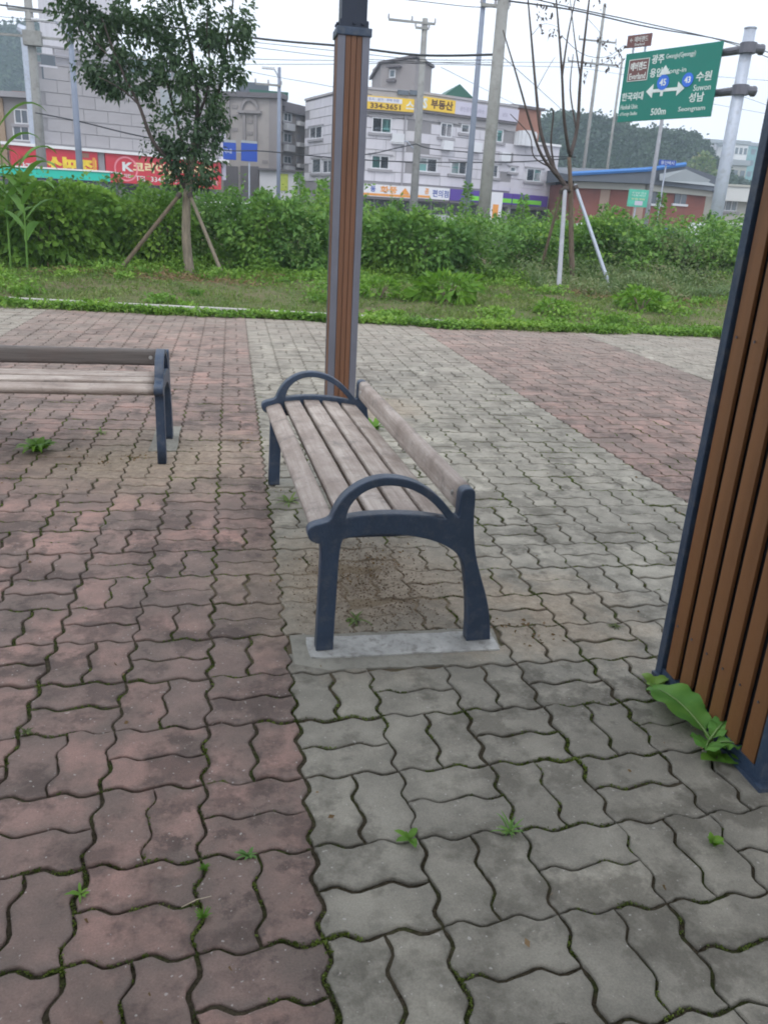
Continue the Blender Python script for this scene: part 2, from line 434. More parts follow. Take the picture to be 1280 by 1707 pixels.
for n_, (d, cx, cy, ori, col) in enumerate(items):
    dz = rr.gauss(0, .0014); tx, ty, rz = rr.gauss(0, .008), rr.gauss(0, .008), rr.gauss(0, .007)
    sunk = math.hypot((cx - .47) / .3, (cy - 2.6) / .5) < 1
    if sunk: dz -= .0015
    if n_ < 300:
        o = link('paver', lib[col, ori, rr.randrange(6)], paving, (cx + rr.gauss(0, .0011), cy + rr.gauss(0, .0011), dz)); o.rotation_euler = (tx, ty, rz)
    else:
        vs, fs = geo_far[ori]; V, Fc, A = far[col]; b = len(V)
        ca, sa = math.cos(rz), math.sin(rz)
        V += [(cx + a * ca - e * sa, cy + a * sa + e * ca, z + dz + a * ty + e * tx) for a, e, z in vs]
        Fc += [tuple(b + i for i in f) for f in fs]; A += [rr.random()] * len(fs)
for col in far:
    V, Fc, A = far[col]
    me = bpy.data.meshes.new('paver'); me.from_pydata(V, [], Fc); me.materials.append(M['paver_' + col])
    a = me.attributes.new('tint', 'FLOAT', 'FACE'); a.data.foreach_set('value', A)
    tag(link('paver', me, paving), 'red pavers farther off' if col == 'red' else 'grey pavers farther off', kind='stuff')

# concrete footings cast between the pavers
def slab(name, lo, hi, mat, seed, parent=None):
    r = random.Random(seed); pts = []
    x0, y0, x1, y1 = lo[0], lo[1], hi[0], hi[1]
    for (a, b, n) in (((x0, y0), (x1, y0), 14), ((x1, y0), (x1, y1), 4), ((x1, y1), (x0, y1), 14), ((x0, y1), (x0, y0), 4)):
        for k in range(n): pts.append((a[0] + (b[0] - a[0]) * k / n + r.gauss(0, .0022), a[1] + (b[1] - a[1]) * k / n + r.gauss(0, .0022)))
    mb = MB(); mb.prism(pts, lo[2], hi[2]); return mb.build(name, mat, parent)
foot = empty('concrete_footing', (.49, 2.1, 0)); tag(foot, kind='structure')
slab('footing_top', (-.275, -.035, -.03), (.31, .085, .0055), M['footing'], 1, foot)
slab('footing_skirt', (-.325, -.098, -.03), (.325, .112, .0005), M['footing2'], 2, foot)
foot2 = empty('concrete_footing', (-.37, 4.3, 0)); tag(foot2, kind='structure')
slab('footing_top', (-.07, -.06, -.03), (.07, .45, .004), M['footing2'], 5, foot2)
foot3 = empty('concrete_footing', (.49, 3.7, 0)); tag(foot3, kind='structure')
slab('footing_top', (-.3, -.06, -.03), (.31, .06, .0045), M['footing2'], 6, foot3)

# kerb edging, in lengths
kerb = empty('kerb', (0, 0, 0)); tag(kerb, kind='structure')
ka, kb = Vector((-7.0, 11.24, 0)), Vector((2.9, 9.92, 0)); kd = (kb - ka).normalized(); kl = (kb - ka).length; kn = Vector((-kd.y, kd.x, 0))
nk = int(kl / 1.0)
for i in range(nk):
    a = ka + kd * (i * kl / nk + .006); b = ka + kd * ((i + 1) * kl / nk - .006)
    w = Matrix.Rotation(math.atan2(kd.y, kd.x) + random.gauss(0, .003), 3, 'Z')
    mb = MB(); mb.box(Vector((0, 0, 0)), ((b - a).length, .09, .16), w); o = mb.build('kerb_stone', M['kerb'], kerb, bevel=.008)
    o.location = (a + b) / 2 + Vector((0, 0, -.022 + random.gauss(0, .004)))

# planted bank between kerb and weeds
def bank_z(x, y):
    x = np.asarray(x, float); y = np.asarray(y, float)
    e = 10.35 - .11 * (x - .0) * .9; e = np.where(x > 2.5, 9.75 - .03 * (x - 2.5), e)
    q = np.clip((y - e) / 3.2, 0, 1)
    h = .12 * np.sin(q * math.pi / 2) ** 1.0 + .03 * np.sin(x * 1.9 + y * .8) * q + .022 * np.sin(x * 4.3 - y * 3.1) * q + .015 * np.sin(x * 9 + 3 * np.sin(y * 4)) * q
    return np.where(y < e - .35, -.05, h - .012 + .02 * q)
bx, by = np.meshgrid(np.linspace(-16, 24, 321), np.linspace(9.2, 34, 160))
idx = np.arange(bx.size).reshape(bx.shape)
fq = np.stack([idx[:-1, :-1], idx[:-1, 1:], idx[1:, 1:], idx[1:, :-1]], -1).reshape(-1, 4)
tag(np_mesh('grass_bank', np.stack([bx, by, bank_z(bx, by)], -1).reshape(-1, 3), fq, M['bank'], None, True), kind='structure')

# road behind the weeds
mb = MB(); mb.bbox((-160, 36, -.066), (220, 50, -.03)); tag(mb.build('road', M['asphalt']), kind='structure')
mb = MB()
for k in range(-12, 20): mb.bbox((k * 8.0, 42.9, -.03), (k * 8.0 + 3, 43.05, -.026))
tag(mb.build('lane_marking', simple('road_paint', (.75, .75, .72), .7)), kind='structure')
mb = MB(); mb.bbox((-160, 50, -.066), (220, 56, .1)); tag(mb.build('pavement', simple('far_pavement', (.25, .24, .23), .9)), kind='structure')

# ================================================================== BENCHES
S = 1.031
def chaikin(pts, sharp=(), it=2):
    pts = [(Vector(p), i in sharp) for i, p in enumerate(pts)]
    for _ in range(it):
        o = []; n = len(pts)
        for i in range(n):
            (a, sa), (b, sb) = pts[i], pts[(i + 1) % n]
            o.append((a, True) if sa else (a.lerp(b, .25), False))
            if not sb: o.append((a.lerp(b, .75), False))
        pts = o
    return [p for p, _ in pts]
def plate(name, outer, holes, thick, bev, mat, parent, loc=(0, 0, 0)):
    """cast plate: outline in x/z, thickness along +y"""
    cu = bpy.data.curves.new(name, 'CURVE'); cu.dimensions = '2D'; cu.fill_mode = 'BOTH'
    cu.extrude = thick / 2 - bev; cu.bevel_depth = bev; cu.bevel_resolution = 2; cu.offset = -bev
    for pts in [outer] + holes:
        sp = cu.splines.new('POLY'); sp.points.add(len(pts) - 1); sp.use_cyclic_u = True
        for q, p in zip(sp.points, pts): q.co = (p[0], p[1], 0, 1)
    o = bpy.data.objects.new(name, cu); C.objects.link(o)
    me = bpy.data.meshes.new_from_object(o.evaluated_get(bpy.context.evaluated_depsgraph_get()))
    bpy.data.objects.remove(o); me.name = name
    R = Matrix(((1, 0, 0, 0), (0, 0, -1, thick / 2), (0, 1, 0, 0), (0, 0, 0, 1)))
    me.transform(R); me.materials.clear(); me.materials.append(mat)
    for p in me.polygons: p.use_smooth = len(p.vertices) == 4 and abs(p.normal.y) < .97
    return link(name, me, parent, loc)
OUT = [(.229, 0), (.2335, .18), (.237, .335), (.222, .337), (.205, .345), (.196, .362), (.198, .381), (.212, .391), (.240, .397), (.259, .404),
       (.268, .432), (.285, .462), (.31, .488), (.345, .511), (.395, .526), (.45, .523), (.50, .508), (.545, .481), (.585, .444), (.612, .410), (.6265, .398),
       (.6265, .432), (.6265, .470), (.632, .484), (.650, .489), (.667, .484), (.6715, .466), (.672, .40), (.678, .345), (.691, .275), (.715, .205), (.739, .14), (.756, .07), (.763, 0),
       (.687, 0), (.6855, .05), (.682, .10), (.673, .17), (.660, .235), (.645, .275), (.615, .305), (.565, .331), (.50, .349), (.43, .357), (.36, .3565), (.31, .351), (.288, .344), (.2835, .18), (.279, 0)]
HOLE = [(.302, .409), (.308, .437), (.325, .464), (.35, .485), (.385, .499), (.425, .502), (.47, .494), (.515, .473), (.55, .445), (.58, .413), (.592, .398), (.55, .407), (.50, .414), (.43, .4185), (.36, .417), (.32, .412)]
loc_ = lambda p: ((p[0] - .2) * S, p[1] * S)
outer_ = chaikin([(*loc_(p), 0) for p in OUT], sharp=(0, 33, 34, 48), it=2)
hole_ = chaikin([(*loc_(p), 0) for p in HOLE], sharp=(0, 10), it=2)
BL, FT = 1.60, .043
def slat_z(x):
    pts = [(0.0, .372), (.035, .391), (.1, .405), (.2, .414), (.3, .410), (.4, .394), (.46, .382)]
    for a, b in zip(pts, pts[1:]):
        if a[0] <= x <= b[0] or b is pts[-1]:
            return a[1] + (b[1] - a[1]) * (x - a[0]) / (b[0] - a[0])
def board(name, length, w, t, mat, parent, loc, ang, nose=.004):
    """plank lying along y, rounded edges, with grain dents"""
    r = random.Random(name + str(loc)); n = 26
    prof = [(-w / 2, -t), (-w / 2, -nose), (-w / 2 + nose * .3, -nose * .3), (-w / 2 + nose, 0), (-w / 6, .0002), (w / 6, .0002), (w / 2 - nose, 0), (w / 2 - nose * .3, -nose * .3), (w / 2, -nose), (w / 2, -t)]
    vs = []; k = len(prof)
    bow = r.gauss(0, .0015)
    for i in range(n + 1):
        y = length * i / n; wob = r.gauss(0, .0004)
        for (a, b) in prof: vs.append((a + wob * (1 if a > 0 else -1), y, b + bow * math.sin(math.pi * i / n) + (r.gauss(0, .0003) if b > -t else 0)))
    fs = [(i * k + j, i * k + (j + 1) % k, (i + 1) * k + (j + 1) % k, (i + 1) * k + j) for i in range(n) for j in range(k)]
    fs += [tuple(range(k - 1, -1, -1)), tuple(n * k + j for j in range(k))]
    mb = MB(); mb.add(vs, fs); o = mb.build(name, mat, parent, smooth=False, loc=loc); o.rotation_euler.y = ang
    for p in o.data.polygons: p.use_smooth = len(p.vertices) == 4
    return o
def make_bench(label, wood):
    b = empty('park_bench', (0, 0, 0), label, 'bench', 'park benches on the paving')
    for y in (0, BL - FT):
        plate('end_frame', outer_, [hole_], FT, .004, M['navy'], b, (0, y, 0))
    W = .0725
    for i in range(5):
        x = .0465 + i * (W + .0158)
        ang = -math.atan2(slat_z(x + W / 2) - slat_z(x - W / 2), W) * .9
        z = (slat_z(x - W / 2) + slat_z(x + W / 2)) / 2 + .0005
        board('seat_slat', BL - 2 * FT - .004, W, .030, wood, b, (x, FT + .002, z), ang, .012 if i == 0 else .005)
    bx0 = (.634 - .2) * S
    o = board('back_rail', BL - 2 * FT - .004, .086, .034, wood, b, (bx0 - .003, FT + .002, .4585), -math.pi / 2 + .03, .015)
    for y in (FT + .05, BL - FT - .05):
        mb = MB(); mb.tube([(bx0 - .001, y, .46), (bx0 - .005, y, .46)], .010, 12); mb.tube([(bx0 - .004, y, .46), (bx0 - .008, y, .46)], .006, 6)
        mb.build('bolt', M['bolt'], b)
    # bearers under the slats, bolted to the frames
    for y in (FT, BL - FT - .03):
        mb = MB(); mb.bbox((.09, y + .0005, .345), (.40, y + .028, .366)); mb.build('bearer', M['navy_dark'], b)
    return b
bench1 = make_bench('slatted bench standing end-on in front of the slim brown post, arm hoop towards the viewer', M['wood'])
bench1.location = (.206, 2.098, .0055); bench1.rotation_euler.z = math.radians(2.7)
bench2 = copy_tree(bench1)
for ch in bench2.children:
    if ch.name.split('.')[0] in ('seat_slat', 'back_rail'):
        ch.data = ch.data.copy(); ch.data.materials[0] = M['wood_dark'] if ch.name.startswith('back_rail') else M['wood']
bench2['label'] = 'bench facing the viewer at the left edge, dark back rail, on red pavers'
bench2.location = (-.332, 3.97, .004); bench2.rotation_euler.z = math.pi / 2

# ================================================================== PERGOLA POSTS
post = empty('pergola_post', (.745, 5.62, 0), 'slim square post clad in brown slats with grey edge strips behind the bench', 'post')
H_ = 2.245; hw = .0975
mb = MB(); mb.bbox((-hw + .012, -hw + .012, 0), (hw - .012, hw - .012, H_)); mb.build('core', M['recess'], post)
for sx in (-1, 1):
    for sy in (-1, 1):
        mb = MB()
        mb.bbox((sx * hw - (.045 if sx > 0 else 0), sy * hw - (.006 if sy > 0 else 0), 0), (sx * hw + (0 if sx > 0 else .045), sy * hw + (0 if sy > 0 else .006), H_))
        y0, y1 = sorted((sy * (hw - .0065), sy * (hw - .016)))
        mb.bbox((sx * hw - (.006 if sx > 0 else 0), y0, 0), (sx * hw + (0 if sx > 0 else .006), y1, H_))
        mb.build('edge_strip', M['aluminium'], post)
for side in range(4):
    R = Matrix.Rotation(side * math.pi / 2, 3, 'Z')
    for k in range(3):
        mb = MB(); x = -.034 + k * .034
        mb.box(R @ Vector((x, -hw + .008, H_ / 2 + .005)), (.030, .014, H_ - .01), R); mb.build('slat', M['brown_post'], post)
mb = MB(); mb.bbox((-.108, -.108, H_), (.108, .108, H_ + .045)); mb.build('collar', M['navy'], post, bevel=.006)
mb = MB(); mb.bbox((-.078, -.078, H_ + .045), (.078, .078, 3.0)); mb.build('steel_column', M['navy_dark'], post, bevel=.004)
mb = MB(); mb.bbox((-.088, -.088, H_ + .045), (.088, .088, H_ + .085)); mb.build('column_socket', M['navy_dark'], post)
for (x, y) in ((-.09, -.03), (-.09, .04), (0, -.09), (.05, -.09)):
    mb = MB(); d = Vector((-1, 0, 0)) if x < -.08 else Vector((0, -1, 0)); p = Vector((x, y, H_ + .068)); mb.tube([p, p + d * .014], .009, 6); mb.build('bolt', M['navy_dark'], post)

pil = empty('clad_pillar', (1.48, 1.643, 0), 'big square pillar at the right edge, orange-brown vertical slats between navy corner strips', 'pillar')
px, py, PH = 1.227, 1.386, 2.62
ox, oy = -1.48, -1.643
xl, xr, yn, yf = px + ox, 1.733 + ox, py + oy, 1.900 + oy
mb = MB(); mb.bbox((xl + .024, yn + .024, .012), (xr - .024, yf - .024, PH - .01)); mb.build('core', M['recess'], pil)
cs = .030
for (x0, sx) in ((xl, 1), (xr, -1)):
    for (y0, sy) in ((yn, 1), (yf, -1)):
        a, b = sorted((x0, x0 + sx * cs)), sorted((y0, y0 + sy * cs))
        mb = MB(); mb.bbox((a[0], b[0], .006), (a[1], b[1], PH)); mb.build('corner_strip', M['navy'], pil, bevel=.003)
mb = MB(); mb.bbox((xl + .004, yn + .004, -.02), (xr - .004, yf - .004, .034)); mb.bbox((xl - .012, yn - .02, -.02), (xr + .02, yf - .004, .012)); mb.build('base_plate', M['navy'], pil)
mb = MB(); mb.bbox((xl - .01, yn - .01, PH), (xr + .01, yf + .01, PH + .05)); mb.build('cap', M['navy'], pil)
sw = (yf - yn - 2 * cs) / 6.0
sl = MB(); sl.box((0, 0, 0), (.011, sw - .024, PH - .055)); sl_me = sl.build('slat', M['brown_slat'], pil, bevel=.0025)
base_slat = sl_me
first = True
for side in range(4):
    for k in range(6):
        t = -(sw * 3) + sw * (k + .5)
        R = Matrix.Rotation(side * math.pi / 2, 3, 'Z'); cxp, cyp = (xl + xr) / 2, (yn + yf) / 2
        p = R @ Vector((-(xr - xl) / 2 + .012, -t, 0))
        o = base_slat if first else link('slat', base_slat.data, pil); first = False
        o.location = (cxp + p.x * .997, cyp + p.y * .997, .034 + (PH - .06) / 2 + random.gauss(0, .001)); o.rotation_euler.z = side * math.pi / 2
for z in (.19, 1.0, 1.9):
    for k in range(6):
        t = (yf + yn) / 2 - (sw * 3) + sw * (k + .5)
        mb = MB(); mb.tube([(xl + .004, t + .006, z), (xl + .0025, t + .006, z)], .0035, 8); mb.build('screw', M['steel_dark'], pil)

# ================================================================== VEGETATION
def leaves(P, N, size, asp=.5, fold=.25, rng=RNG):
    """one folded leaf per point; N = preferred pointing direction of the leaf"""
    n = len(P); size = np.asarray(size).reshape(-1, 1) * np.ones((n, 1))
    d = N + rng.normal(0, .45, (n, 3)); d /= np.linalg.norm(d, axis=1, keepdims=True) + 1e-9
    r = rng.normal(0, 1, (n, 3)); r[:, 2] *= .35
    w = np.cross(d, np.cross(d, r) + 1e-6); w = np.cross(d, r); w[:, 2] *= .5; w /= np.linalg.norm(w, axis=1, keepdims=True) + 1e-9
    nn = np.cross(d, w)
    a = P; b = P + d * size * .45 + w * size * asp * .5 + nn * size * fold * .3
    c = P + d * size - np.array([0, 0, 1.]) * size * .18; e = P + d * size * .45 - w * size * asp * .5 + nn * size * fold * .3
    V = np.stack([a, b, c, e], 1).reshape(-1, 3)
    return V, np.arange(n * 4).reshape(-1, 4)
def foliage(name, P, N, size, mat, parent=None, asp=.5, fold=.25):
    V, Fc = leaves(P, N, size, asp, fold); return np_mesh(name, V, Fc, mat, parent)
def bz(x, y): return bank_z(x, y)

# ---- moss and sprouts along the joints near the viewer (nobody could count it)
pts = []
for k in range(-14, 22):
    for axis in (0, 1):
        base = (X0 if axis == 0 else Y0) + k * CELL
        n = 900
        s = RNG.uniform(.5, 5.2, n) if axis == 0 else RNG.uniform(-2.2, 2.6, n)
        other = (s - (Y0 if axis == 0 else X0))
        w_ = np.array([wv(q) for q in other])
        pts.append(np.stack([base - w_, s], -1) if axis == 0 else np.stack([s, base + w_], -1))
pts = np.concatenate(pts)
for ix in range(-12, 16):
    for iy in range(-3, 16):
        x, y = X0 + ix * CELL, Y0 + iy * CELL; n = 22; s = RNG.uniform(0, CELL, n); w_ = np.array([wv(q) for q in s])
        if (ix + iy) % 2: pts = np.concatenate([pts, np.stack([x + PER - w_, y + s], -1)])
        else: pts = np.concatenate([pts, np.stack([x + s, y + PER + w_], -1)])
def nz(x, y, f, ph=0):
    return (np.sin(x * f + ph + 1.7 * np.sin(y * f * .7 + ph)) + np.sin(y * f * 1.13 + 2.1 * np.sin(x * f * .53 - ph)) + np.sin((x + y) * f * 2.3 + ph) * .6) / 2.6
mask = nz(pts[:, 0], pts[:, 1], 7.0, 1.3) * .65 + nz(pts[:, 0], pts[:, 1], 23, 4) * .55
ok = (mask > .10) & ~((pts[:, 0] > 1.2) & (pts[:, 1] > 1.35) & (pts[:, 1] < 1.93)) & ~((pts[:, 0] > .15) & (pts[:, 0] < .82) & (pts[:, 1] > 1.95) & (pts[:, 1] < 2.22)) & (np.hypot(pts[:, 0] - .5, (pts[:, 1] - 2.6) * .6) > .22)
ps = pts[ok]; mk = mask[ok]
rep = 7
ps = np.repeat(ps, rep, 0); mk = np.repeat(mk, rep)
ps = ps + RNG.normal(0, .0022, ps.shape)
P3 = np.concatenate([ps, np.full((len(ps), 1), -.0062) + RNG.uniform(0, .0048, (len(ps), 1))], 1)
N3 = RNG.normal(0, .6, (len(ps), 3)); N3[:, 2] = abs(N3[:, 2]) + .6
mo = foliage('moss', P3, N3, RNG.uniform(.0025, .0062, len(ps)) * (1 + .5 * np.clip(mk - .3, 0, 1)), M['moss'], None, .7)
tag(mo, 'green moss growing in the joints of the pavers', kind='stuff'); mo['category'] = 'moss'

# ---- individual weeds sprouting between pavers
def blade_leaf(mb, p, d, L, W, droop, seg=5, fold=.25, wavy=0.0, r=random):
    d = Vector(d).normalized(); side = d.cross(Vector((0, 0, 1)))
    if side.length < .1: side = Vector((1, 0, 0))
    side.normalize(); p = Vector(p); vs = []
    for i in range(seg + 1):
        t = i / seg; w = W * (math.sin(math.pi * min(1, t * .86 + .1)) ** .8) * (1 + wavy * math.sin(i * 2.6)); 
        dd = (d + Vector((0, 0, -droop * t * t * 1.6))).normalized()
        if i: p = p + dd * (L / seg)
        up = side.cross(dd)
        if i == seg: w = W * .06
        vs += [p - side * w / 2 + up * abs(w) * fold * .5, p, p + side * w / 2 + up * abs(w) * fold * .5]
    fs = []
    for i in range(seg):
        a = i * 3
        fs += [(a, a + 1, a + 4, a + 3), (a + 1, a + 2, a + 5, a + 4)]
    mb.add(vs, fs)
def weed(name, loc, n, L, W, rise, droop, mat, label, cat, seed, group=None, fold=.25, wavy=0.0):
    r = random.Random(seed); o = empty(name, loc, label, cat, group)
    mb = MB()
    for k in range(n):
        a = 2 * math.pi * k / n + r.gauss(0, .35); e = rise * r.uniform(.6, 1.3)
        blade_leaf(mb, (r.gauss(0, L * .05), r.gauss(0, L * .05), .0), (math.cos(a), math.sin(a), e), L * r.uniform(.35, 1.2), W * r.uniform(.55, 1.25), droop * r.uniform(.5, 1.5), fold=fold, wavy=wavy, r=r)
    mb.build('leaf_rosette', mat, o, smooth=True)
    mb = MB(); mb.tube([(0, 0, -.012), (.002, .001, L * .12)], [L * .035, L * .02], 6); mb.build('stem', M['stake_brown'], o)
    return o
weed('paving_weed', gz(64, 752), 34, .13, .034, .95, .6, M['bright_leaf'], 'bright green leafy weed on the red pavers in front of the left bench', 'weed', 1)
weed('paving_weed', gz(683, 1400), 7, .034, .016, .7, .4, M['bright_leaf'], 'tiny light green sprout in a joint of the grey pavers, lower middle', 'weed', 2)
weed('paving_weed', gz(850, 1388), 26, .045, .004, .8, .4, M['weed_leaf'], 'feathery dark green tuft in a joint right of the tiny sprout', 'weed', 3)
weed('paving_weed', gz(1186, 1408), 5, .042, .020, 1.1, .3, M['bright_leaf'], 'small three-leaved seedling on grey pavers below the slatted pillar', 'weed', 4)
weed('paving_weed', gz(338, 1530), 34, .020, .0035, 1.1, .2, M['bright_leaf'], 'moss-like green cushion in a red paver joint next to a dry twig', 'weed', 5)
weed('paving_weed', gz(341, 1450), 30, .017, .0035, 1.1, .2, M['bright_leaf'], 'small green cushion above the one beside the dry twig', 'weed', 6)
weed('paving_weed', gz(415, 1427), 14, .028, .006, .6, .4, M['weed_leaf'], 'little green tuft in the joint between red pavers near the grey ones', 'weed', 7)
weed('paving_weed', gz(134, 1492), 8, .026, .007, .6, .4, M['bright_leaf'], 'small green sprout in the red pavers at lower left', 'weed', 8)
weed('paving_weed', gz(44, 1222), 16, .022, .006, .6, .4, M['moss'], 'low mossy tuft among red pavers at the left edge', 'weed', 9)
weed('paving_weed', gz(625, 716), 12, .11, .03, 1.0, .4, M['bright_leaf'], 'bright weed behind the back rail of the end-on bench', 'weed', 10)
weed('paving_weed', gz(592, 1034), 14, .06, .010, .35, .6, M['grass'], 'flattened weed growing under the end-on bench', 'weed', 11)
weed('paving_weed', gz(482, 838), 16, .07, .012, .6, .5, M['grass'], 'sparse grass tuft beside the far leg of the end-on bench', 'weed', 12)
weed('paving_weed', gz(1025, 1045), 16, .03, .006, .5, .5, M['moss'], 'mossy tuft left of the slatted pillar', 'weed', 13)
weed('paving_weed', gz(170, 722), 16, .06, .01, .5, .5, M['grass'], 'low yellowish tuft right of the bright weed by the left bench', 'weed', 14)
weed('paving_weed', gz(1193, 1265, .0) , 6, .055, .045, .7, .3, M['bright_leaf'], 'round-leaved light green weed at the foot of the slatted pillar', 'weed', 15, fold=.1)
# the dock with its big leaf lying along the pillar
dk = empty('dock_plant', tuple(gz(1180, 1242)), 'dock plant with one long broad leaf lying against the slatted pillar base', 'weed')
def big_leaf(root, tip, W, h, seed, nm='leaf'):
    root, tip = Vector(root), Vector(tip); r = random.Random(seed); d = tip - root; L = d.length; side = Vector((-d.y, d.x, 0)).normalized(); mb = MB(); vs = []; n = 22
    for i in range(n + 1):
        t = i / n; p = root + d * t + Vector((0, 0, h * math.sin(math.pi * t * .9)))
        w = W * (math.sin(math.pi * min(1, (t * .93 + .03))) ** .75) * (.55 + .65 * t) * (1 + .045 * math.sin(i * 1.1 + seed) + .025 * math.sin(i * 2.1))
        if t < .14: w = W * .07
        if i == n: w = W * .12
        for q in (-1, -.5, -.04, .04, .5, 1):
            vs.append(p + side * q * w / 2 + Vector((0, 0, (.10 * abs(q) * w + .006 * math.sin(i * 1.0 + q * 3) * abs(q)) - (.004 if abs(q) < .1 else 0))))
    fs = [(i * 6 + j, i * 6 + j + 1, (i + 1) * 6 + j + 1, (i + 1) * 6 + j) for i in range(n) for j in range(5)]
    mb.add(vs, fs); o = mb.build(nm, M['dock_leaf'], dk, smooth=True)
    mid = MB(); mid.tube([root + Vector((0, 0, .003))] + [root + d * t + Vector((0, 0, h * math.sin(math.pi * t * .9) + .0005)) for t in (.15, .3, .45, .6, .75, .9)], [.004, .0035, .003, .0026, .002, .0015, .0008], 5)
    mid.build('midrib', simple('midrib', (.2, .32, .1), .5), o, smooth=True)
kd_ = gz(1180, 1242)
big_leaf((.01, 0, .01), gz(1082, 1163) - kd_ + Vector((0, 0, .03)), .145, .028, 3)
big_leaf((.0, -.01, .01), gz(1225, 1262) - kd_ + Vector((0.01, 0, .03)), .10, .012, 7)
big_leaf((.0, 0, .01), gz(1172, 1262) - kd_ + Vector((0, 0, .02)), .095, .012, 9)
big_leaf((.0, .0, .01), gz(1207, 1230) - kd_ + Vector((-.01, 0, .05)), .06, .01, 12)
ys = weed('paving_weed', gz(1090, 1143), 7, .05, .03, .9, .5, M['bush_leaf'], 'yellowing small weed at the far foot of the slatted pillar', 'weed', 21)
mb = MB(); a, b = gz(303, 1515), gz(353, 1497); mb.tube([a + Vector((0, 0, .004)), (a + b) / 2 + Vector((0, 0, .009)), b + Vector((0, 0, .005))], [.0008, .0012, .0006], 5)
tag(mb.build('dry_twig', simple('dry_twig', (.4, .34, .25), .8)), 'thin dry twig lying across a joint of the red pavers', 'twig')
# bits of litter: dead leaves
for i, (u, v, lab) in enumerate([(870, 1050, 'reddish dry leaf crumbs beside the rear bench leg'), (258, 912, 'pale scrap lying on the red pavers left of the bench'), (40, 1205, 'brown dead leaf on red pavers at the left')]):
    pass
n = 260; uv = np.stack([RNG.uniform(-1.6, 2.4, n), RNG.uniform(.7, 6, n)], 1)
cl_ = np.array([tuple(gz(u, v))[:2] for u, v in ((872, 1052), (640, 930), (600, 960), (230, 760), (150, 765), (400, 735))])
cc = np.repeat(cl_, 45, 0) + RNG.normal(0, .06, (45 * len(cl_), 2)); uv = np.concatenate([uv, cc])
P3 = np.concatenate([uv, np.full((len(uv), 1), .003)], 1); N3 = RNG.normal(0, 1, P3.shape); N3[:, 2] *= .1
tag(foliage('leaf_litter', P3, N3, RNG.uniform(.006, .02, len(uv)), M['dead_leaf'], None, .6), 'crumbs of dead leaves scattered on the paving', kind='stuff')

n = 2600; sx_ = .47 + RNG.normal(0, .13, n); sy_ = 2.55 + RNG.normal(0, .22, n); k = (sy_ > 2.21)
P3 = np.stack([sx_[k], sy_[k], np.full(k.sum(), .0015)], 1); N3 = RNG.normal(0, 1, P3.shape); N3[:, 2] = abs(N3[:, 2]) * .3
tag(foliage('soil_crumbs', P3, N3, RNG.uniform(.003, .010, len(P3)), simple('crumb', (.17, .125, .085), .95, .35, 40), None, .8), 'crumbs of dry soil under the near bench', kind='stuff')

# ---- turf on the bank: short grass and creeping weeds
def scatter_bank(n, x0, x1, y0, y1, dens=None):
    x = RNG.uniform(x0, x1, n); y = y0 + (y1 - y0) * RNG.uniform(0, 1, n) ** 1.2
    e = np.where(x > 2.5, 9.50 + .0 * x, 9.74 + .105 * (2.5 - x) * .55)
    e = e + .10 * nz(x, y * 0, 5.0) + .06 * nz(x, y * 0, 17., 2)
    k = y > e
    return x[k], y[k]
x, y = scatter_bank(150000, -8.5, 13, 9.3, 16.5)
dry = nz(x, y, 1.1, 2.0) * .6 + nz(x, y, 3.7, .5) * .5
keep = (dry < .2) | (RNG.uniform(0, 1, len(x)) < .35); x, y, dry = x[keep], y[keep], dry[keep]
P3 = np.stack([x, y, np.maximum(bz(x, y), -.005)], 1); N3 = RNG.normal(0, .55, P3.shape); N3[:, 2] = abs(N3[:, 2]) + .75
front = np.clip(1 - np.abs(y - 9.95) / .5, 0, 1)
tag(foliage('turf', P3, N3, RNG.uniform(.03, .09, len(x)) * (1 - .25 * (dry > 0)) * (1 + .5 * np.clip(nz(x, y, 2.9, 1.), 0, 1)), M['grass'], None, .2), 'ragged turf on the bank behind the kerb', kind='stuff')
# low creeping clover-like edging spilling over the pavement edge
x = RNG.uniform(-6, 10, 40000); e = np.where(x > 2.2, 9.52, 9.60 + .105 * (2.5 - x)); e += .09 * nz(x, x * 0, 4.0) + .05 * nz(x, x * 0, 13., 2)
y = e + np.abs(RNG.normal(0, 1, len(x))) * np.where(x > 1.7, .22, .12)
dens = np.where(x > 1.7, 1., .75) * (nz(x, y, 2.6) + 1.35); k = RNG.uniform(0, 1.9, len(x)) < dens; x, y = x[k], y[k]
z = np.maximum(bz(x, y), 0) + RNG.uniform(0, .075, len(x))
P3 = np.stack([x, y, z], 1); N3 = RNG.normal(0, .8, P3.shape); N3[:, 2] = abs(N3[:, 2]) * .7
tag(foliage('creeping_weeds', P3, N3, RNG.uniform(.03, .065, len(x)), M['bush_leaf'], None, .7), 'creeping weeds spilling along the pavement edge', kind='stuff')
# straw patches
n = 9000; ctr = np.array([tuple(gz(u, v))[:2] for u, v in ((300, 480), (420, 478), (200, 470), (640, 472), (1000, 505), (880, 478), (1080, 515), (760, 478), (1150, 480))])
cc = ctr[RNG.integers(0, len(ctr), n)] + RNG.normal(0, 1, (n, 2)) * np.array([.75, .35]); 
P3 = np.stack([cc[:, 0], cc[:, 1], bz(cc[:, 0], cc[:, 1]) + RNG.uniform(0, .05, n)], 1); N3 = RNG.normal(0, 1, P3.shape); N3[:, 2] *= .25
tag(foliage('dry_straw', P3, N3, RNG.uniform(.06, .16, n), M['dead_leaf'], None, .12), 'cut dry grass lying in patches on the bank', kind='stuff')

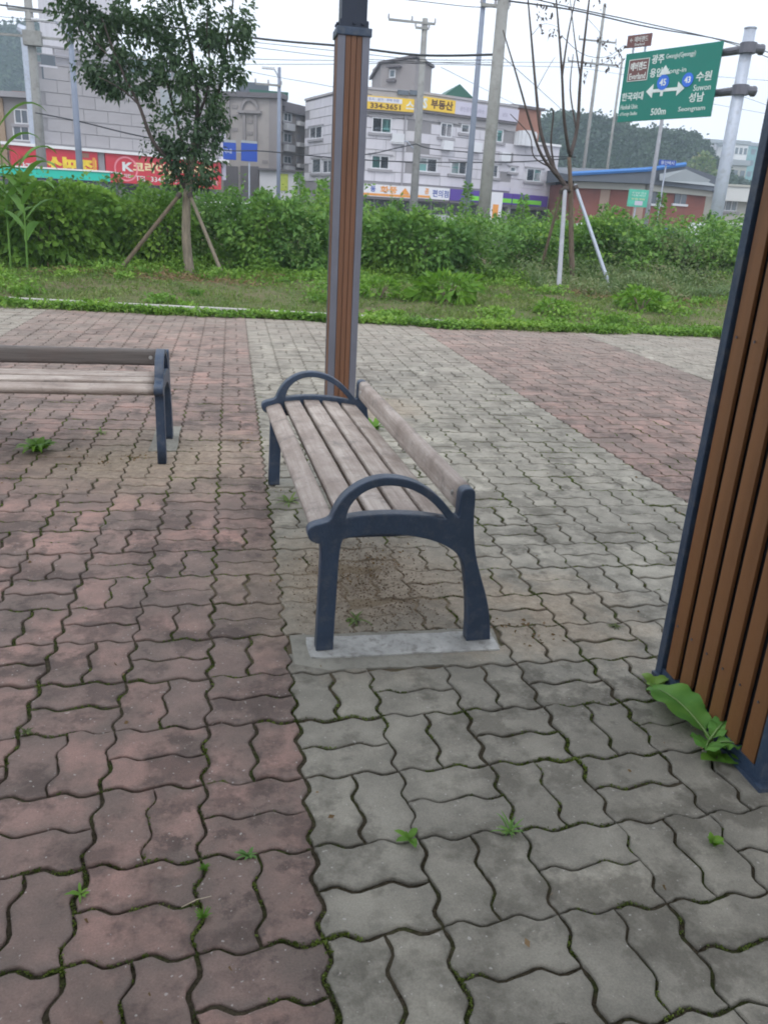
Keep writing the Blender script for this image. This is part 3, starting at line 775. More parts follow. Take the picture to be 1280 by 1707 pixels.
# ---- the wall of tall weeds
PLANT = np.random.default_rng(77).normal(-.02, .16, 997)
def top_h(x, y):
    base = np.interp(x, [-9, -4, -2, 1, 5, 8, 12, 16], [1.0, 1.04, 1.14, 1.12, 1.02, 1.08, 1.12, 1.0])
    i = (np.floor(x / .17).astype(int) * 7 + np.floor(y / .21).astype(int) * 13) % 997
    return base + .13 * nz(x, y, .8, .4) + .15 * nz(x, y, 2.3, 2.2) + PLANT[i]
def front_y(x):
    return 15.15 + .5 * nz(x, x * 0, .9, 1.) + .32 * nz(x, x * 0, 2.7, 3.) + np.clip(x - 6, 0, 8) * .12
def weed_mass(name, label, n, x0, x1, mat, size, sel=None, hs=1.0, ph=0.0, asp=.5):
    x = RNG.uniform(x0, x1, n); fy = front_y(x); q = RNG.uniform(0, 1, n); dep = np.where(q < .7, np.abs(RNG.normal(0, .45, n)), RNG.uniform(0, 8, n))
    y = fy + dep + .25 * nz(x * 1.0, x * 0, 7, ph)
    h = top_h(x, y) * hs
    t = RNG.uniform(0, 1, n) ** .8
    prof = np.sqrt(np.clip(1 - t ** 2.6, 0, 1))          # belly of the front face
    y = y + np.where(q < .7, (1 - prof) * 1.1, 0)
    z = np.where(q < .7, h * t, h - np.abs(RNG.normal(0, .13, n)))
    # hollows, and places where the leaves thin out
    thin = nz(x * 1.0 + 4, z * 1.5, 1.7, 3.3) * .6 + nz(x, z * 2.4, 5.2, 1.1) * .5
    hol = nz(x * 1.0, z * 2.2, 3.1, 1.9 + ph) + .4 * nz(x, z * 3, 9., ph)
    y = y + np.where(q < .7, np.clip(-hol, 0, 1) * 1.25, 0)
    keep = (q >= .7) | (thin > -.42) | (RNG.uniform(0, 1, n) < .22)
    if sel is not None: keep = keep & sel(x, y, z)
    x, y, z = x[keep], y[keep], z[keep]
    P3 = np.stack([x, y, bz(x, y) + np.clip(z, 0.02, 3)], 1)
    N3 = np.stack([RNG.normal(0, .5, len(x)), -np.abs(RNG.normal(.6, .5, len(x))), RNG.normal(.15, .4, len(x))], 1)
    o = foliage(name, P3, N3, RNG.uniform(size * .55, size * 1.35, len(x)), mat, None, asp, .3)
    return tag(o, label, kind='stuff')
weed_mass('weed_thicket', 'dense dark green weeds behind the bank', 125000, -14, 22, M['weed_leaf'], .105)
weed_mass('weed_thicket', 'lighter leafy vines laced through the dark weeds', 34000, -14, 20, M['bush_leaf'], .095,
          sel=lambda x, y, z: (nz(x, z, 1.4, 5.) + .5 * nz(x, z * 2, 4., 2.)) > .12, asp=.75, hs=1.02)
weed_mass('weed_thicket', 'pale feathery weeds at the right part of the thicket', 26000, 5.5, 20, M['pale_leaf'], .09, sel=lambda x, y, z: (z < .85) & (nz(x, z, 2.0, 7.) > -.5), hs=.75, asp=.3)
# feathery stems standing above and in front of the thicket
nst = 900; sx_ = RNG.uniform(-10, 17, nst); sy_ = front_y(sx_) + RNG.uniform(-.35, 3.0, nst); hh_ = top_h(sx_, sy_) * RNG.uniform(.78, 1.22, nst)
PP_, NN_, SS_ = [], [], []
for a_, b_, c_ in zip(sx_, sy_, hh_):
    m_ = 46; t_ = RNG.uniform(.25, 1, m_); an = RNG.uniform(0, 6.28, m_); lean = RNG.normal(0, .10, 2); rr_ = .11 * (1.1 - t_)
    PP_.append(np.stack([a_ + lean[0] * t_ + np.cos(an) * rr_, b_ + lean[1] * t_ + np.sin(an) * rr_, bz(a_, b_) + c_ * t_], 1)); NN_.append(np.stack([np.cos(an), np.sin(an), RNG.uniform(0, .9, m_)], 1)); SS_.append(RNG.uniform(.04, .10, m_) * (1.25 - .5 * t_))
tag(foliage('feathery_weeds', np.concatenate(PP_), np.concatenate(NN_), np.concatenate(SS_), M['pale_weed'], None, .3, .25), 'loose feathery weeds rising out of the thicket', kind='stuff')
# knee-high growth spilling from the thicket onto the bank
n = 42000; x = RNG.uniform(-9, 13, n); q = np.abs(RNG.normal(0, .75, n)); y = front_y(x) + .15 - q; hh = (.50 * np.exp(-q * 1.5) + .05) * np.clip(.55 + .6 * nz(x, y, 1.9, 3.) + .45 * nz(x, y, 5.3, 1.), .05, 1.6)
P3 = np.stack([x, y, bz(x, y) + hh * RNG.uniform(.1, 1, n)], 1); N3 = RNG.normal(0, .6, P3.shape); N3[:, 2] += .45; N3[:, 1] -= .35
tag(foliage('low_weeds', P3, N3, RNG.uniform(.035, .10, n), M['bush_leaf'], None, .45), 'knee-high weeds spilling from the thicket onto the bank', kind='stuff')
n = 26000; ctr = np.stack([RNG.uniform(-7, 11, 95), RNG.uniform(9.9, 14.6, 95)], 1); rad = RNG.uniform(.08, .42, 95); i_ = RNG.integers(0, 95, n); cc = ctr[i_] + RNG.normal(0, .5, (n, 2)) * rad[i_][:, None]; P3 = np.stack([cc[:, 0], cc[:, 1], bz(cc[:, 0], cc[:, 1]) + RNG.uniform(0, 1, n) * rad[i_] * .45], 1); N3 = RNG.normal(0, .6, P3.shape); N3[:, 2] += .5
P3 = P3[(P3[:, 1] > 10.0)]; N3 = N3[:len(P3)]
tag(foliage('bank_weeds', P3, N3, RNG.uniform(.03, .09, len(P3)), M['bush_leaf'], None, .5), 'scattered leafy weeds and clover on the bank', kind='stuff')
# low pale weeds in front on the right
n = 22000; x = RNG.uniform(5.2, 14, n); y = 13.2 + RNG.uniform(0, 2.4, n) + .3 * nz(x, x * 0, 2.1); hh = np.clip(.12 + .36 * (y - 13.2) / 2.2 + .12 * nz(x, y, 3.), .03, 1)
P3 = np.stack([x, y, bz(x, y) + hh * RNG.uniform(0.2, 1, n)], 1); N3 = RNG.normal(0, .6, P3.shape); N3[:, 2] += .5; N3[:, 1] -= .3
tag(foliage('low_weeds', P3, N3, RNG.uniform(.05, .12, n), M['pale_leaf'], None, .28), 'pale low weeds in front of the thicket on the right', kind='stuff')

def shrub(name, label, c, rx, ry, rz, n, mat, size, group=None, zc=None, asp=.6, seed=0, cat='shrub', stems=5):
    o = empty(name, (c[0], c[1], float(bz(c[0], c[1]))), label, cat, group); rng = np.random.default_rng(seed + 50)
    d = rng.normal(0, 1, (n, 3)); d /= np.linalg.norm(d, axis=1, keepdims=True); lump = 1 + .22 * np.sin(d[:, 0] * 5 + seed) * np.cos(d[:, 2] * 4 + seed) + .12 * np.sin(d[:, 0] * 11 + d[:, 2] * 9 + seed)
    r = (1 - np.abs(rng.normal(0, .14, n)))[:, None] * lump[:, None]
    P = d * r * np.array([rx, ry, rz]); P[:, 2] += (rz * .8 if zc is None else zc); k = P[:, 2] > .02; P, d = P[k], d[k]
    V, Fc = leaves(P, d + np.array([0, 0, -.1]), rng.uniform(size * .6, size * 1.3, len(P)), asp, .3, rng); np_mesh('foliage', V, Fc, mat, o)
    mb = MB(); r2 = random.Random(seed)
    for k in range(stems):
        a = r2.uniform(0, 6.28); mb.tube([(0, 0, -.03), (math.cos(a) * rx * .25, math.sin(a) * ry * .25, rz * .7), (math.cos(a) * rx * .45, math.sin(a) * ry * .45, rz * 1.35)], [.014, .01, .004], 5)
    mb.build('stem', M['bark'], o)
    return o
p = at(60, 400, 14.6); shrub('leafy_shrub', 'big bright green leafy mound at the left edge behind the turf', (p.x, 14.9), 1.2, .7, .74, 9000, M['bush_leaf'], .12, seed=1, asp=.75)
p = at(255, 400, 15.1); shrub('leafy_shrub', 'yellow-green vine mound between the propped tree and its left stake', (p.x, 15.5), .75, .5, .70, 4200, M['bush_leaf'], .09, seed=2, asp=.7)
p = at(470, 420, 15.1); shrub('leafy_shrub', 'dark green rounded bush left of the slim brown post', (p.x, 15.35), .95, .55, .68, 6500, M['weed_leaf'], .10, seed=3)
p = at(690, 420, 15.1); shrub('leafy_shrub', 'mid-green bush right of the slim brown post', (p.x, 15.3), 1.1, .5, .66, 6500, M['weed_leaf'], .11, seed=4)
p = at(1050, 420, 15.6); shrub('leafy_shrub', 'dark bush to the right of the propped bare tree', (p.x, 16.6), 1.1, .5, .72, 6000, M['weed_leaf'], .10, seed=5)
p = at(1150, 430, 15.6); shrub('leafy_shrub', 'pale weedy bush beside the slatted pillar edge', (p.x, 16.2), .9, .5, .55, 4500, M['pale_leaf'], .09, seed=6)
p = at(750, 520, 11.35); shrub('broadleaf_clump', 'fresh green broad-leaved clump on the bank right of the slim brown post', (p.x, 11.6), .42, .3, .20, 500, M['bright_leaf'], .16, seed=7, cat='plant', asp=.35)
p = at(620, 500, 12); shrub('broadleaf_clump', 'small light green clump touching the slim brown post', (p.x + .1, 11.9), .25, .2, .14, 260, M['bright_leaf'], .11, seed=8, cat='plant', asp=.35)
p = at(1100, 525, 10.9); shrub('broadleaf_clump', 'light green clump on the bank between the right stake and the pillar', (p.x, 11.5), .35, .25, .15, 380, M['bright_leaf'], .12, seed=9, cat='plant', asp=.4)
p = at(925, 530, 10.9); shrub('broadleaf_clump', 'low clump in front of the white stake', (p.x, 11.0), .22, .18, .10, 220, M['bright_leaf'], .1, seed=10, cat='plant', asp=.4)
# tall single weeds that stand above the thicket
def spire(u, vtop, y, lab, seed, mat='weed_leaf', w=.15):
    b = at(u, 400, y); top = at(u, vtop, y).z; g = float(bz(b.x, y)); h = top - g
    o = empty('tall_weed', (b.x, y, g), lab, 'weed', None); rng = np.random.default_rng(seed)
    mb = MB(); mb.tube([(0, 0, 0), (.02, 0, h * .5), (.05 * math.sin(seed), 0, h)], [.012, .008, .003], 5); mb.build('stem', M['stake_brown'], o)
    n = 420; t = rng.uniform(.35, 1, n); a = rng.uniform(0, 6.28, n); r = w * (1.05 - t) * 2.0 * rng.uniform(.3, 1, n) + .02
    P = np.stack([np.cos(a) * r + .05 * math.sin(seed) * t, np.sin(a) * r, t * h], 1); N = np.stack([np.cos(a), np.sin(a), np.full(n, .4)], 1)
    V, Fc = leaves(P, N, rng.uniform(.05, .12, n), .4, .3, rng); np_mesh('foliage', V, Fc, M[mat], o)
for i, (u, v, y, lab) in enumerate([(445, 318, 16.2, 'tall weed poking up right of the blue signs'), (500, 290, 17.2, 'tallest weed left of the slim brown post'), (540, 300, 17, 'tall weed tight against the left side of the slim brown post'),
        (660, 335, 16.4, 'weed rising right of the slim brown post below the lower shop signs'), (770, 305, 16.6, 'tall weed in front of the purple fascia'), (862, 325, 17, 'weed rising right of the thick utility pole'), (925, 332, 17.2, 'weed rising beside the propped bare tree trunk'),
        (1000, 340, 17, 'weed below the red brick house left wall'), (1095, 322, 17, 'brownish weed standing before the brick house door'), (1180, 352, 17.5, 'weed at the foot of the direction sign post'), (200, 290, 16.5, 'tall weed beside the turquoise shelter roof end'),
        (240, 300, 16.8, 'tall weed in front of the round emblem on the red sign'), (278, 296, 17, 'tall weed left of the leafy tree trunk'), (352, 322, 16.4, 'tall weed right of the leafy tree trunk')]):
    spire(u, v, y, lab, i + 3)
# corn plants on the left
def corn(u, vtop, y, lab, seed):
    b = at(u, 400, y); g = float(bz(b.x, y)); h = at(u, vtop, y).z - g; r = random.Random(seed)
    o = empty('corn_plant', (b.x, y, g), lab, 'corn')
    mb = MB(); mb.tube([(0, 0, 0), (.03, 0, h * .5), (.02, 0, h * .93)], [.016, .013, .006], 6); mb.build('stalk', M['corn_leaf'], o)
    for k in range(9):
        t = .3 + .68 * k / 8; a = (k % 2) * math.pi + r.gauss(0, .5); mb = MB()
        blade_leaf(mb, (.02, 0, h * t * .93), (math.cos(a), math.sin(a), 1.3), r.uniform(.6, .9), .16, .8, 8, .3); mb.build('leaf', M['corn_leaf'], o, smooth=True)
    mb = MB()
    for k in range(7): a = r.uniform(0, 6.28); mb.tube([(.02, 0, h * .92), (.02 + .07 * math.cos(a), .07 * math.sin(a), h * r.uniform(.99, 1.05))], [.004, .002], 4)
    mb.build('tassel', M['dead_leaf'], o)
corn(14, 190, 13.9, 'tall corn plant at the left edge, its top before the concrete building', 1)
corn(42, 262, 13.7, 'shorter corn plant right of the tall one, in front of the turquoise roof', 2)
corn(-30, 230, 14.0, 'corn plant cut off by the left edge of the picture', 3)

# ---- trees
def tree_paths(parent, name, paths, mat, n=8):
    for pts_, r0, r1 in paths:
        k = len(pts_); mb = MB(); sm = []
        for i in range((k - 1) * 4 + 1):
            t = i / 4; j = min(int(t), k - 2); f = t - j
            P = [Vector(pts_[max(0, min(k - 1, j + q))]) for q in (-1, 0, 1, 2)]
            sm.append(.5 * ((2 * P[1]) + (P[2] - P[0]) * f + (2 * P[0] - 5 * P[1] + 4 * P[2] - P[3]) * f * f + (3 * P[1] - P[0] - 3 * P[2] + P[3]) * f ** 3))
        m_ = len(sm); mb.tube(sm, [r0 + (r1 - r0) * (i / (m_ - 1)) for i in range(m_)], n); mb.build(name, mat, parent, smooth=True)
TY = 14.35
tb = gz(310, 472, .12); base = Vector((tb.x, TY, float(bz(tb.x, TY)) - .05))
tree1 = empty('leafy_tree', base, 'young leafy tree with dark crown, held by wooden stakes on the bank', 'tree')
def tp(u, v, dy=0.0): return at(u, v, TY + dy) - base
tree_paths(tree1, 'trunk', [([(0, 0, 0), tp(311, 400), tp(312, 330), tp(318, 285), tp(325, 230, .1)], .085, .05)], M['bark_pale'], 10)
limbs = [([tp(312, 318), tp(288, 275, -.1), tp(255, 235, -.2), tp(232, 175, -.3), tp(200, 110, -.3), tp(170, 30, -.3)], .042, .012),
         ([tp(325, 235, .1), tp(330, 170, .2), tp(320, 90, .3), tp(300, 0, .4), tp(290, -60, .4)], .045, .012),
         ([tp(322, 260), tp(350, 205, .2), tp(368, 140, .3), tp(380, 60, .3), tp(392, -20, .3)], .035, .01),
         ([tp(318, 280), tp(300, 220, .3), tp(282, 150, .5), tp(262, 60, .5), tp(245, -30, .6)], .03, .01),
         ([tp(330, 200, .2), tp(350, 130, -.2), tp(345, 50, -.3), tp(350, -30, -.3)], .025, .008),
         ([tp(232, 175, -.3), tp(205, 150, -.35), tp(165, 128, -.4)], .016, .006), ([tp(200, 110, -.3), tp(160, 70, -.2), tp(130, 20, -.2)], .014, .006),
         ([tp(368, 140, .3), tp(395, 120, .2), tp(405, 80, .2)], .012, .005)]
tree_paths(tree1, 'limb', limbs, M['twig'], 7)
blobs = [(200, -10, 88, 50, 1.3), (150, 25, 52, 32, .9), (205, 60, 55, 38, 1.0), (172, 105, 34, 26, .5), (215, 128, 42, 24, .6), (150, 122, 16, 10, .12), (178, 140, 26, 9, .22), (118, 0, 26, 28, .4),
         (300, 30, 60, 60, 1.05), (370, 20, 44, 55, .8), (345, 95, 48, 42, .65), (392, 85, 20, 36, .28), (300, 105, 38, 42, .7), (255, 60, 36, 40, .6), (330, 165, 36, 40, .75), (305, 215, 34, 36, .6), (345, 225, 24, 42, .55),
         (318, 268, 42, 26, .75), (288, 262, 22, 24, .3), (262, 232, 20, 22, .16), (258, 200, 12, 16, .06), (365, 180, 16, 34, .25), (320, 300, 26, 14, .2), (260, -70, 120, 45, 1.4), (404, 30, 14, 40, .18), (268, 150, 20, 24, .22)]
PP, NN = [], []
for (u, v, ru, rv, wgt) in blobs:
    n = int(900 * wgt); c = tp(u, v); sx, sz = ru / F_PX * TY * 1.05, rv / F_PX * TY * 1.02; sy = min(.75, max(sx, .25))
    # leaves gather on twigs inside each clump
    nt_ = max(5, n // 26); tw = RNG.normal(0, 1, (nt_, 3)); tw /= np.linalg.norm(tw, axis=1, keepdims=True); tw *= RNG.uniform(.25, 1, (nt_, 1)) ** .5 * np.array([sx, sy, sz])
    i_ = RNG.integers(0, nt_, n); q = tw[i_] + RNG.normal(0, .06, (n, 3)); q[:, 2] -= np.abs(RNG.normal(0, .03, n))
    PP.append(q + np.array(c)); NN.append(tw[i_] / (np.linalg.norm(tw[i_], axis=1, keepdims=True) + 1e-6) * .5 + np.array([0, 0, -.35]))
foliage('crown', np.concatenate(PP), np.concatenate(NN), RNG.uniform(.05, .115, sum(len(a) for a in PP)), M['tree_leaf'], tree1, .5)
def stake(name, a, b, r, mat, lab, group, cat='stake'):
    o = empty(name, a, lab, cat, group); mb = MB(); a, b = Vector(a), Vector(b); mb.tube([(0, 0, 0), (b - a) * .5, b - a], [r, r * .95, r * .85], 8); mb.build('pole', mat, o, smooth=False)
    mb = MB(); d = (b - a).normalized(); mb.tube([b - a - d * .09, b - a - d * .02], r * 1.35, 8); mb.build('tie', M['twig'], o); return o
def on_bank(u, v, y):
    p = at(u, v, y); return Vector((p.x, y, float(bz(p.x, y)) - .04))
top1 = at(310, 322, TY - .05)
stake('tree_stake', on_bank(195, 457, 14.0), top1 + Vector((-.07, -.05, 0)), .034, M['stake_brown'], 'brown slanting stake left of the leafy tree trunk', 'stakes of the leafy tree')
stake('tree_stake', on_bank(376, 466, 13.9), top1 + Vector((.05, -.06, .02)), .032, M['bark_pale'], 'brown slanting stake right of the leafy tree trunk', 'stakes of the leafy tree')

T2 = 15.1
tb = gz(957, 490, .1); base = Vector((at(957, 480, T2).x, T2, float(bz(6.4, T2)) - .05))
tree2 = empty('bare_tree', base, 'thin nearly bare tree with upswept branches propped by pale stakes', 'tree')
def t2(u, v, dy=0.0): return at(u, v, T2 + dy) - base
tree_paths(tree2, 'trunk', [([(0, 0, 0), t2(952, 420), t2(951, 330), t2(950, 300), t2(948, 262)], .055, .034)], M['bark'], 9)
br = [([t2(951, 320), t2(925, 285, .1), t2(902, 225, .2), t2(893, 150, .3), t2(885, 60, .3), t2(878, -20, .3)], .05, .012),
      ([t2(930, 295), t2(903, 260, -.1), t2(885, 210, -.2), t2(862, 130, -.3), t2(838, 50, -.3)], .032, .009),
      ([t2(950, 260), t2(962, 210, .2), t2(967, 130, .2), t2(978, 30, .3), t2(984, -20, .3)], .04, .012),
      ([t2(948, 255), t2(940, 200, -.2), t2(936, 120, -.3), t2(930, 40, -.3), t2(925, -20, -.3)], .036, .012),
      ([t2(936, 130, -.3), t2(946, 60, -.3), t2(960, -10, -.2)], .02, .008),
      ([t2(925, 285, .1), t2(918, 240, .1), t2(922, 190, 0), t2(918, 180, 0)], .02, .01),
      ([t2(920, 280), t2(890, 262, -.2), t2(882, 225, -.3), t2(850, 190, -.3)], .014, .006),
      ([t2(967, 130, .2), t2(958, 70, .3), t2(950, 0, .3)], .016, .006), ([t2(960, 215, .2), t2(950, 150, .4), t2(955, 90, .5)], .018, .007)]
tree_paths(tree2, 'limb', br, M['twig'], 6)
tw = [([t2(885, 60, .3), t2(905, 40, .2), t2(930, 45, .2)], .006, .003), ([t2(936, 60, -.3), t2(970, 90, -.3), t2(1010, 95, -.4), t2(1040, 75, -.4)], .006, .003), ([t2(967, 110, .2), t2(1000, 108, 0), t2(1040, 82, 0)], .006, .002), ([t2(893, 150, .3), t2(915, 110, .3), t2(925, 95, .3)], .006, .003), ([t2(978, 30, .3), t2(1000, 55, .3), t2(1005, 70, .3)], .005, .002)]
tree_paths(tree2, 'twig', tw, M['twig'], 4)
PP = []
for (u, v, s, n) in ((905, 22, 9, 9), (900, 45, 9, 8), (918, 58, 10, 12), (1005, 70, 10, 10), (1015, 100, 12, 14), (1035, 85, 12, 18), (975, 110, 10, 6), (975, 122, 12, 6), (930, 50, 12, 8), (1000, 2, 10, 6), (912, 5, 14, 10), (945, -15, 20, 20)):
    c = t2(u, v); PP.append(np.array(c) + RNG.normal(0, s / F_PX * T2 * .6, (n, 3)))
PP = np.concatenate(PP); foliage('sparse_leaves', PP, np.tile(np.array([[0, 0, -.6]]), (len(PP), 1)), RNG.uniform(.05, .1, len(PP)), M['twig'], tree2, .55)
top2 = at(948, 315, T2)
stake('tree_stake', on_bank(928, 508, 13.3), top2 + Vector((-.10, -.06, .02)), .042, M['stake_white'], 'whitish stake in front of the bare tree trunk', 'stakes of the bare tree')
stake('tree_stake', on_bank(1020, 497, 14.4), top2 + Vector((.09, -.03, .08)), .036, M['steel'], 'grey stake slanting down to the right of the bare tree', 'stakes of the bare tree')
stake('tree_stake', on_bank(893, 482, 15.6), top2 + Vector((-.10, .08, 0)), .032, M['stake_brown'], 'brown stake slanting down to the left of the bare tree', 'stakes of the bare tree')

# ================================================================== BUILDINGS
def flat(name, col, rough=.8, var=.08, dirt=None, **k): return simple(name, col, rough, var, .35, dirt=dirt, **k)
M['wall_grey'] = flat('wall_lavender_grey', (.57, .555, .60), dirt=(.44, .43, .46), stretch=(1.6, 1.6, .35))
M['wall_grey2'] = flat('wall_concrete_block', (.36, .345, .36), dirt=(.29, .28, .29))
M['wall_joint'] = flat('wall_joint', (.25, .24, .25))
M['wall_beige'] = flat('wall_beige_grey', (.37, .34, .325), dirt=(.27, .25, .24))
M['wall_taupe'] = flat('wall_taupe', (.27, .25, .25))
M['trim_dark'] = flat('trim_dark', (.14, .13, .14))
M['frame_white'] = flat('window_frame_white', (.62, .63, .66), .5)
M['sill'] = flat('sill_grey', (.3, .29, .31))
M['white'] = flat('white_paint', (.74, .74, .75), .6)
M['brick'] = flat('red_brick', (.23, .085, .065), dirt=(.17, .07, .06))
M['brick_b'] = flat('brown_brick', (.3, .15, .11))
M['green_roof'] = flat('green_roof', (.03, .12, .085), .6)
M['blue_roof'] = flat('blue_roof', (.05, .19, .5), .45)
M['slate'] = flat('slate_roof', (.1, .115, .14), .6)
M['gable'] = flat('gable_board', (.33, .36, .38), .7)
M['beige_low'] = flat('beige_low_wall', (.42, .42, .38))
def glass(name, col, rough=.12):
    t = NT(name); n1 = t.noise(t.obj(), .6, 2); return t.finish(t.ramp(n1, [(.35, tuple(c * .8 for c in col)), (.65, tuple(min(1, c * 1.2) for c in col))]), rough, 0, spec=.6)
M['glass_teal'] = glass('glass_teal', (.14, .34, .33)); M['glass_dark'] = glass('glass_dark', (.075, .095, .12)); M['glass_grey'] = glass('glass_grey', (.13, .16, .18))
M['sign_red'] = flat('sign_red', (.55, .035, .055), .5); M['sign_yellow'] = flat('sign_yellow', (.75, .50, .05), .5); M['sign_white'] = flat('sign_white', (.68, .68, .72), .5)
M['sign_lav'] = flat('sign_lavender', (.52, .5, .6), .5); M['sign_orange'] = flat('sign_orange', (.72, .3, .06), .5)
M['ink_black'] = simple('ink_black', (.03, .02, .02), .6); M['ink_brown'] = simple('ink_brown', (.10, .045, .02), .6); M['ink_yellow'] = simple('ink_yellow', (.8, .6, .05), .5); M['ink_cream'] = simple('ink_cream', (.75, .62, .35), .5)
M['ink_white'] = simple('ink_white', (.66, .70, .69), .5); M['ink_blue'] = simple('ink_blue', (.05, .09, .35), .5); M['ink_pink'] = simple('ink_pink', (.75, .25, .3), .5); M['ink_red'] = simple('ink_red', (.5, .06, .03), .5); M['ink_grey'] = simple('ink_grey', (.33, .31, .4), .5)
M['purple'] = flat('sign_purple', (.095, .05, .30), .5); M['lime'] = flat('sign_lime', (.2, .62, .06), .5); M['sign_green'] = simple('sign_green', (.004, .17, .13), .45, .06, .8); M['sign_brown'] = simple('sign_brown', (.15, .065, .06), .5, .1, 1)
M['sign_blue'] = simple('sign_blue', (.012, .06, .36), .45, .06, 1); M['route_blue'] = simple('route_blue', (.03, .14, .62), .45); M['turquoise'] = simple('turquoise', (.02, .48, .38), .4, .06, 1); M['shop_dark'] = flat('shop_front_dark', (.05, .05, .06), .5)

class Wall:
    def __init__(s, x0, y0, x1, y1, org):
        s.p = Vector((x0, y0, 0)); s.d = Vector((x1 - x0, y1 - y0, 0)); s.L = s.d.length; s.d.normalize()
        s.n = Vector((s.d.y, -s.d.x, 0)); s.org = Vector(org)
    def on(s, u, v):
        r = Vector(ray(u, v)); c = Vector((0, 0, EYE)); t = (s.p - c).dot(s.n) / r.dot(s.n); q = c + r * t
        return (q - s.p).dot(s.d), q.z
    def box(s, mb, a0, a1, z0, z1, o0, o1):
        vs = []
        for o in (o0, o1):
            for z in (z0, z1):
                for a in (a0, a1): vs.append(s.p + s.d * a + s.n * o + Vector((0, 0, z)) - s.org)
        mb.add(vs, [(0, 1, 3, 2), (4, 6, 7, 5), (0, 4, 5, 1), (2, 3, 7, 6), (0, 2, 6, 4), (1, 5, 7, 3)]); return mb
    def part(s, name, par, mat, a0, a1, z0, z1, o0, o1, bevel=0): return s.box(MB(), a0, a1, z0, z1, o0, o1).build(name, mat, par, bevel=bevel)
    def rect(s, u0, v0, u1, v1):
        a0, zt = s.on(u0, v0); a1, zb = s.on(u1, v1); _, zt2 = s.on(u1, v0); _, zb2 = s.on(u0, v1)
        return a0, a1, (zb + zb2) / 2, (zt + zt2) / 2
    def window(s, par, u0, v0, u1, v1, pan=('teal', 'dark'), sill=True, head=True):
        a0, a1, z0, z1 = s.rect(u0, v0, u1, v1); f = .07; mb = MB()
        for (x0, x1, y0, y1) in ((a0, a1, z0, z0 + f), (a0, a1, z1 - f, z1), (a0, a0 + f, z0 + f, z1 - f), (a1 - f, a1, z0 + f, z1 - f)): s.box(mb, x0, x1, y0, y1, .0, .09)
        n = len(pan)
        for k in range(1, n): x = a0 + (a1 - a0) * k / n; s.box(mb, x - .03, x + .03, z0 + f, z1 - f, .0, .085)
        w = mb.build('window', M['frame_white'], par)
        for k, c in enumerate(pan):
            x0 = a0 + f + (a1 - a0 - 2 * f) * k / n; x1 = a0 + f + (a1 - a0 - 2 * f) * (k + 1) / n
            s.part('pane', w, M['glass_' + c], x0 + .02, x1 - .02, z0 + f, z1 - f, .02, .045)
        if sill: s.part('sill', w, M['sill'], a0 - .22, a1 + .22, z0 - .16, z0 - .003, .0, .16)
        if head: s.part('lintel', w, M['sill'], a0 - .22, a1 + .22, z1 + .003, z1 + .09, .0, .13)
        return w
    def text(s, par, body, mat, a, z, h, width=None, off=.0, bold=.0, rot=0.0, name='lettering'):
        cu = bpy.data.curves.new(name, 'FONT'); cu.body = body; cu.size = 1; cu.extrude = .004; cu.offset = bold; cu.align_x = 'CENTER'; cu.align_y = 'CENTER'; cu.resolution_u = 2
        o = bpy.data.objects.new(name, cu); C.objects.link(o)
        me = bpy.data.meshes.new_from_object(o.evaluated_get(bpy.context.evaluated_depsgraph_get())); bpy.data.objects.remove(o); me.name = name
        co = [v.co for v in me.vertices]
        if not co: return None
        xs = [c.x for c in co]; ys = [c.y for c in co]; cx, cy = (min(xs) + max(xs)) / 2, (min(ys) + max(ys)) / 2
        sc = h / (max(ys) - min(ys)); sx = (width / (max(xs) - min(xs))) if width else sc
        up = Vector((0, 0, 1)); 
        for v in me.vertices:
            X, Y = (v.co.x - cx) * sx, (v.co.y - cy) * sc
            v.co = s.p + s.d * (a + X) + up * (z + Y) + s.n * (off + .004 + v.co.z) - s.org
        me.materials.clear(); me.materials.append(mat); return link(name, me, par)
def quad_panels(W, par, a0, a1, z0, z1, ph, pw, mat, off=.045, skip=lambda a, z: False, seed=0, cap=130):
    """cladding panels, each its own piece, sharing one mesh"""
    r = random.Random(seed); mats = [mat, simple(mat.name + '_b', tuple(c * .94 for c in (.57, .555, .585)) if 'lav' in mat.name else (.335, .32, .335), .8, .08, .35), mat]
    nz_ = max(1, round((z1 - z0) / ph)); na = max(1, round((a1 - a0) / pw)); ph, pw = (z1 - z0) / nz_, (a1 - a0) / na; tot = 0
    bases = []
    for m_ in mats:
        vs = []
        for o in (0, off):
            for z in (-ph / 2 + .02, ph / 2 - .02):
                for a in (-pw / 2 + .014, pw / 2 - .014): vs.append(W.d * a + W.n * o + Vector((0, 0, z)))
        me = bpy.data.meshes.new('cladding_panel'); me.from_pydata([tuple(v) for v in vs], [], [(0, 1, 3, 2), (4, 6, 7, 5), (0, 4, 5, 1), (2, 3, 7, 6), (0, 2, 6, 4), (1, 5, 7, 3)]); me.materials.append(m_)
        bm = bmesh.new(); bm.from_mesh(me); bmesh.ops.recalc_face_normals(bm, faces=bm.faces); bm.to_mesh(me); bm.free(); bases.append(me)
    for i in range(nz_):
        sh = (i % 2) * .5
        for k in range(na):
            a = a0 + pw * (k + .5 + sh); z = z0 + ph * (i + .5)
            if a + pw / 2 > a1 + .01 or skip(a, z): continue
            p = W.p + W.d * a + Vector((0, 0, z)) - W.org; link('cladding_panel', bases[r.choice((0, 0, 1, 2))], par, p)

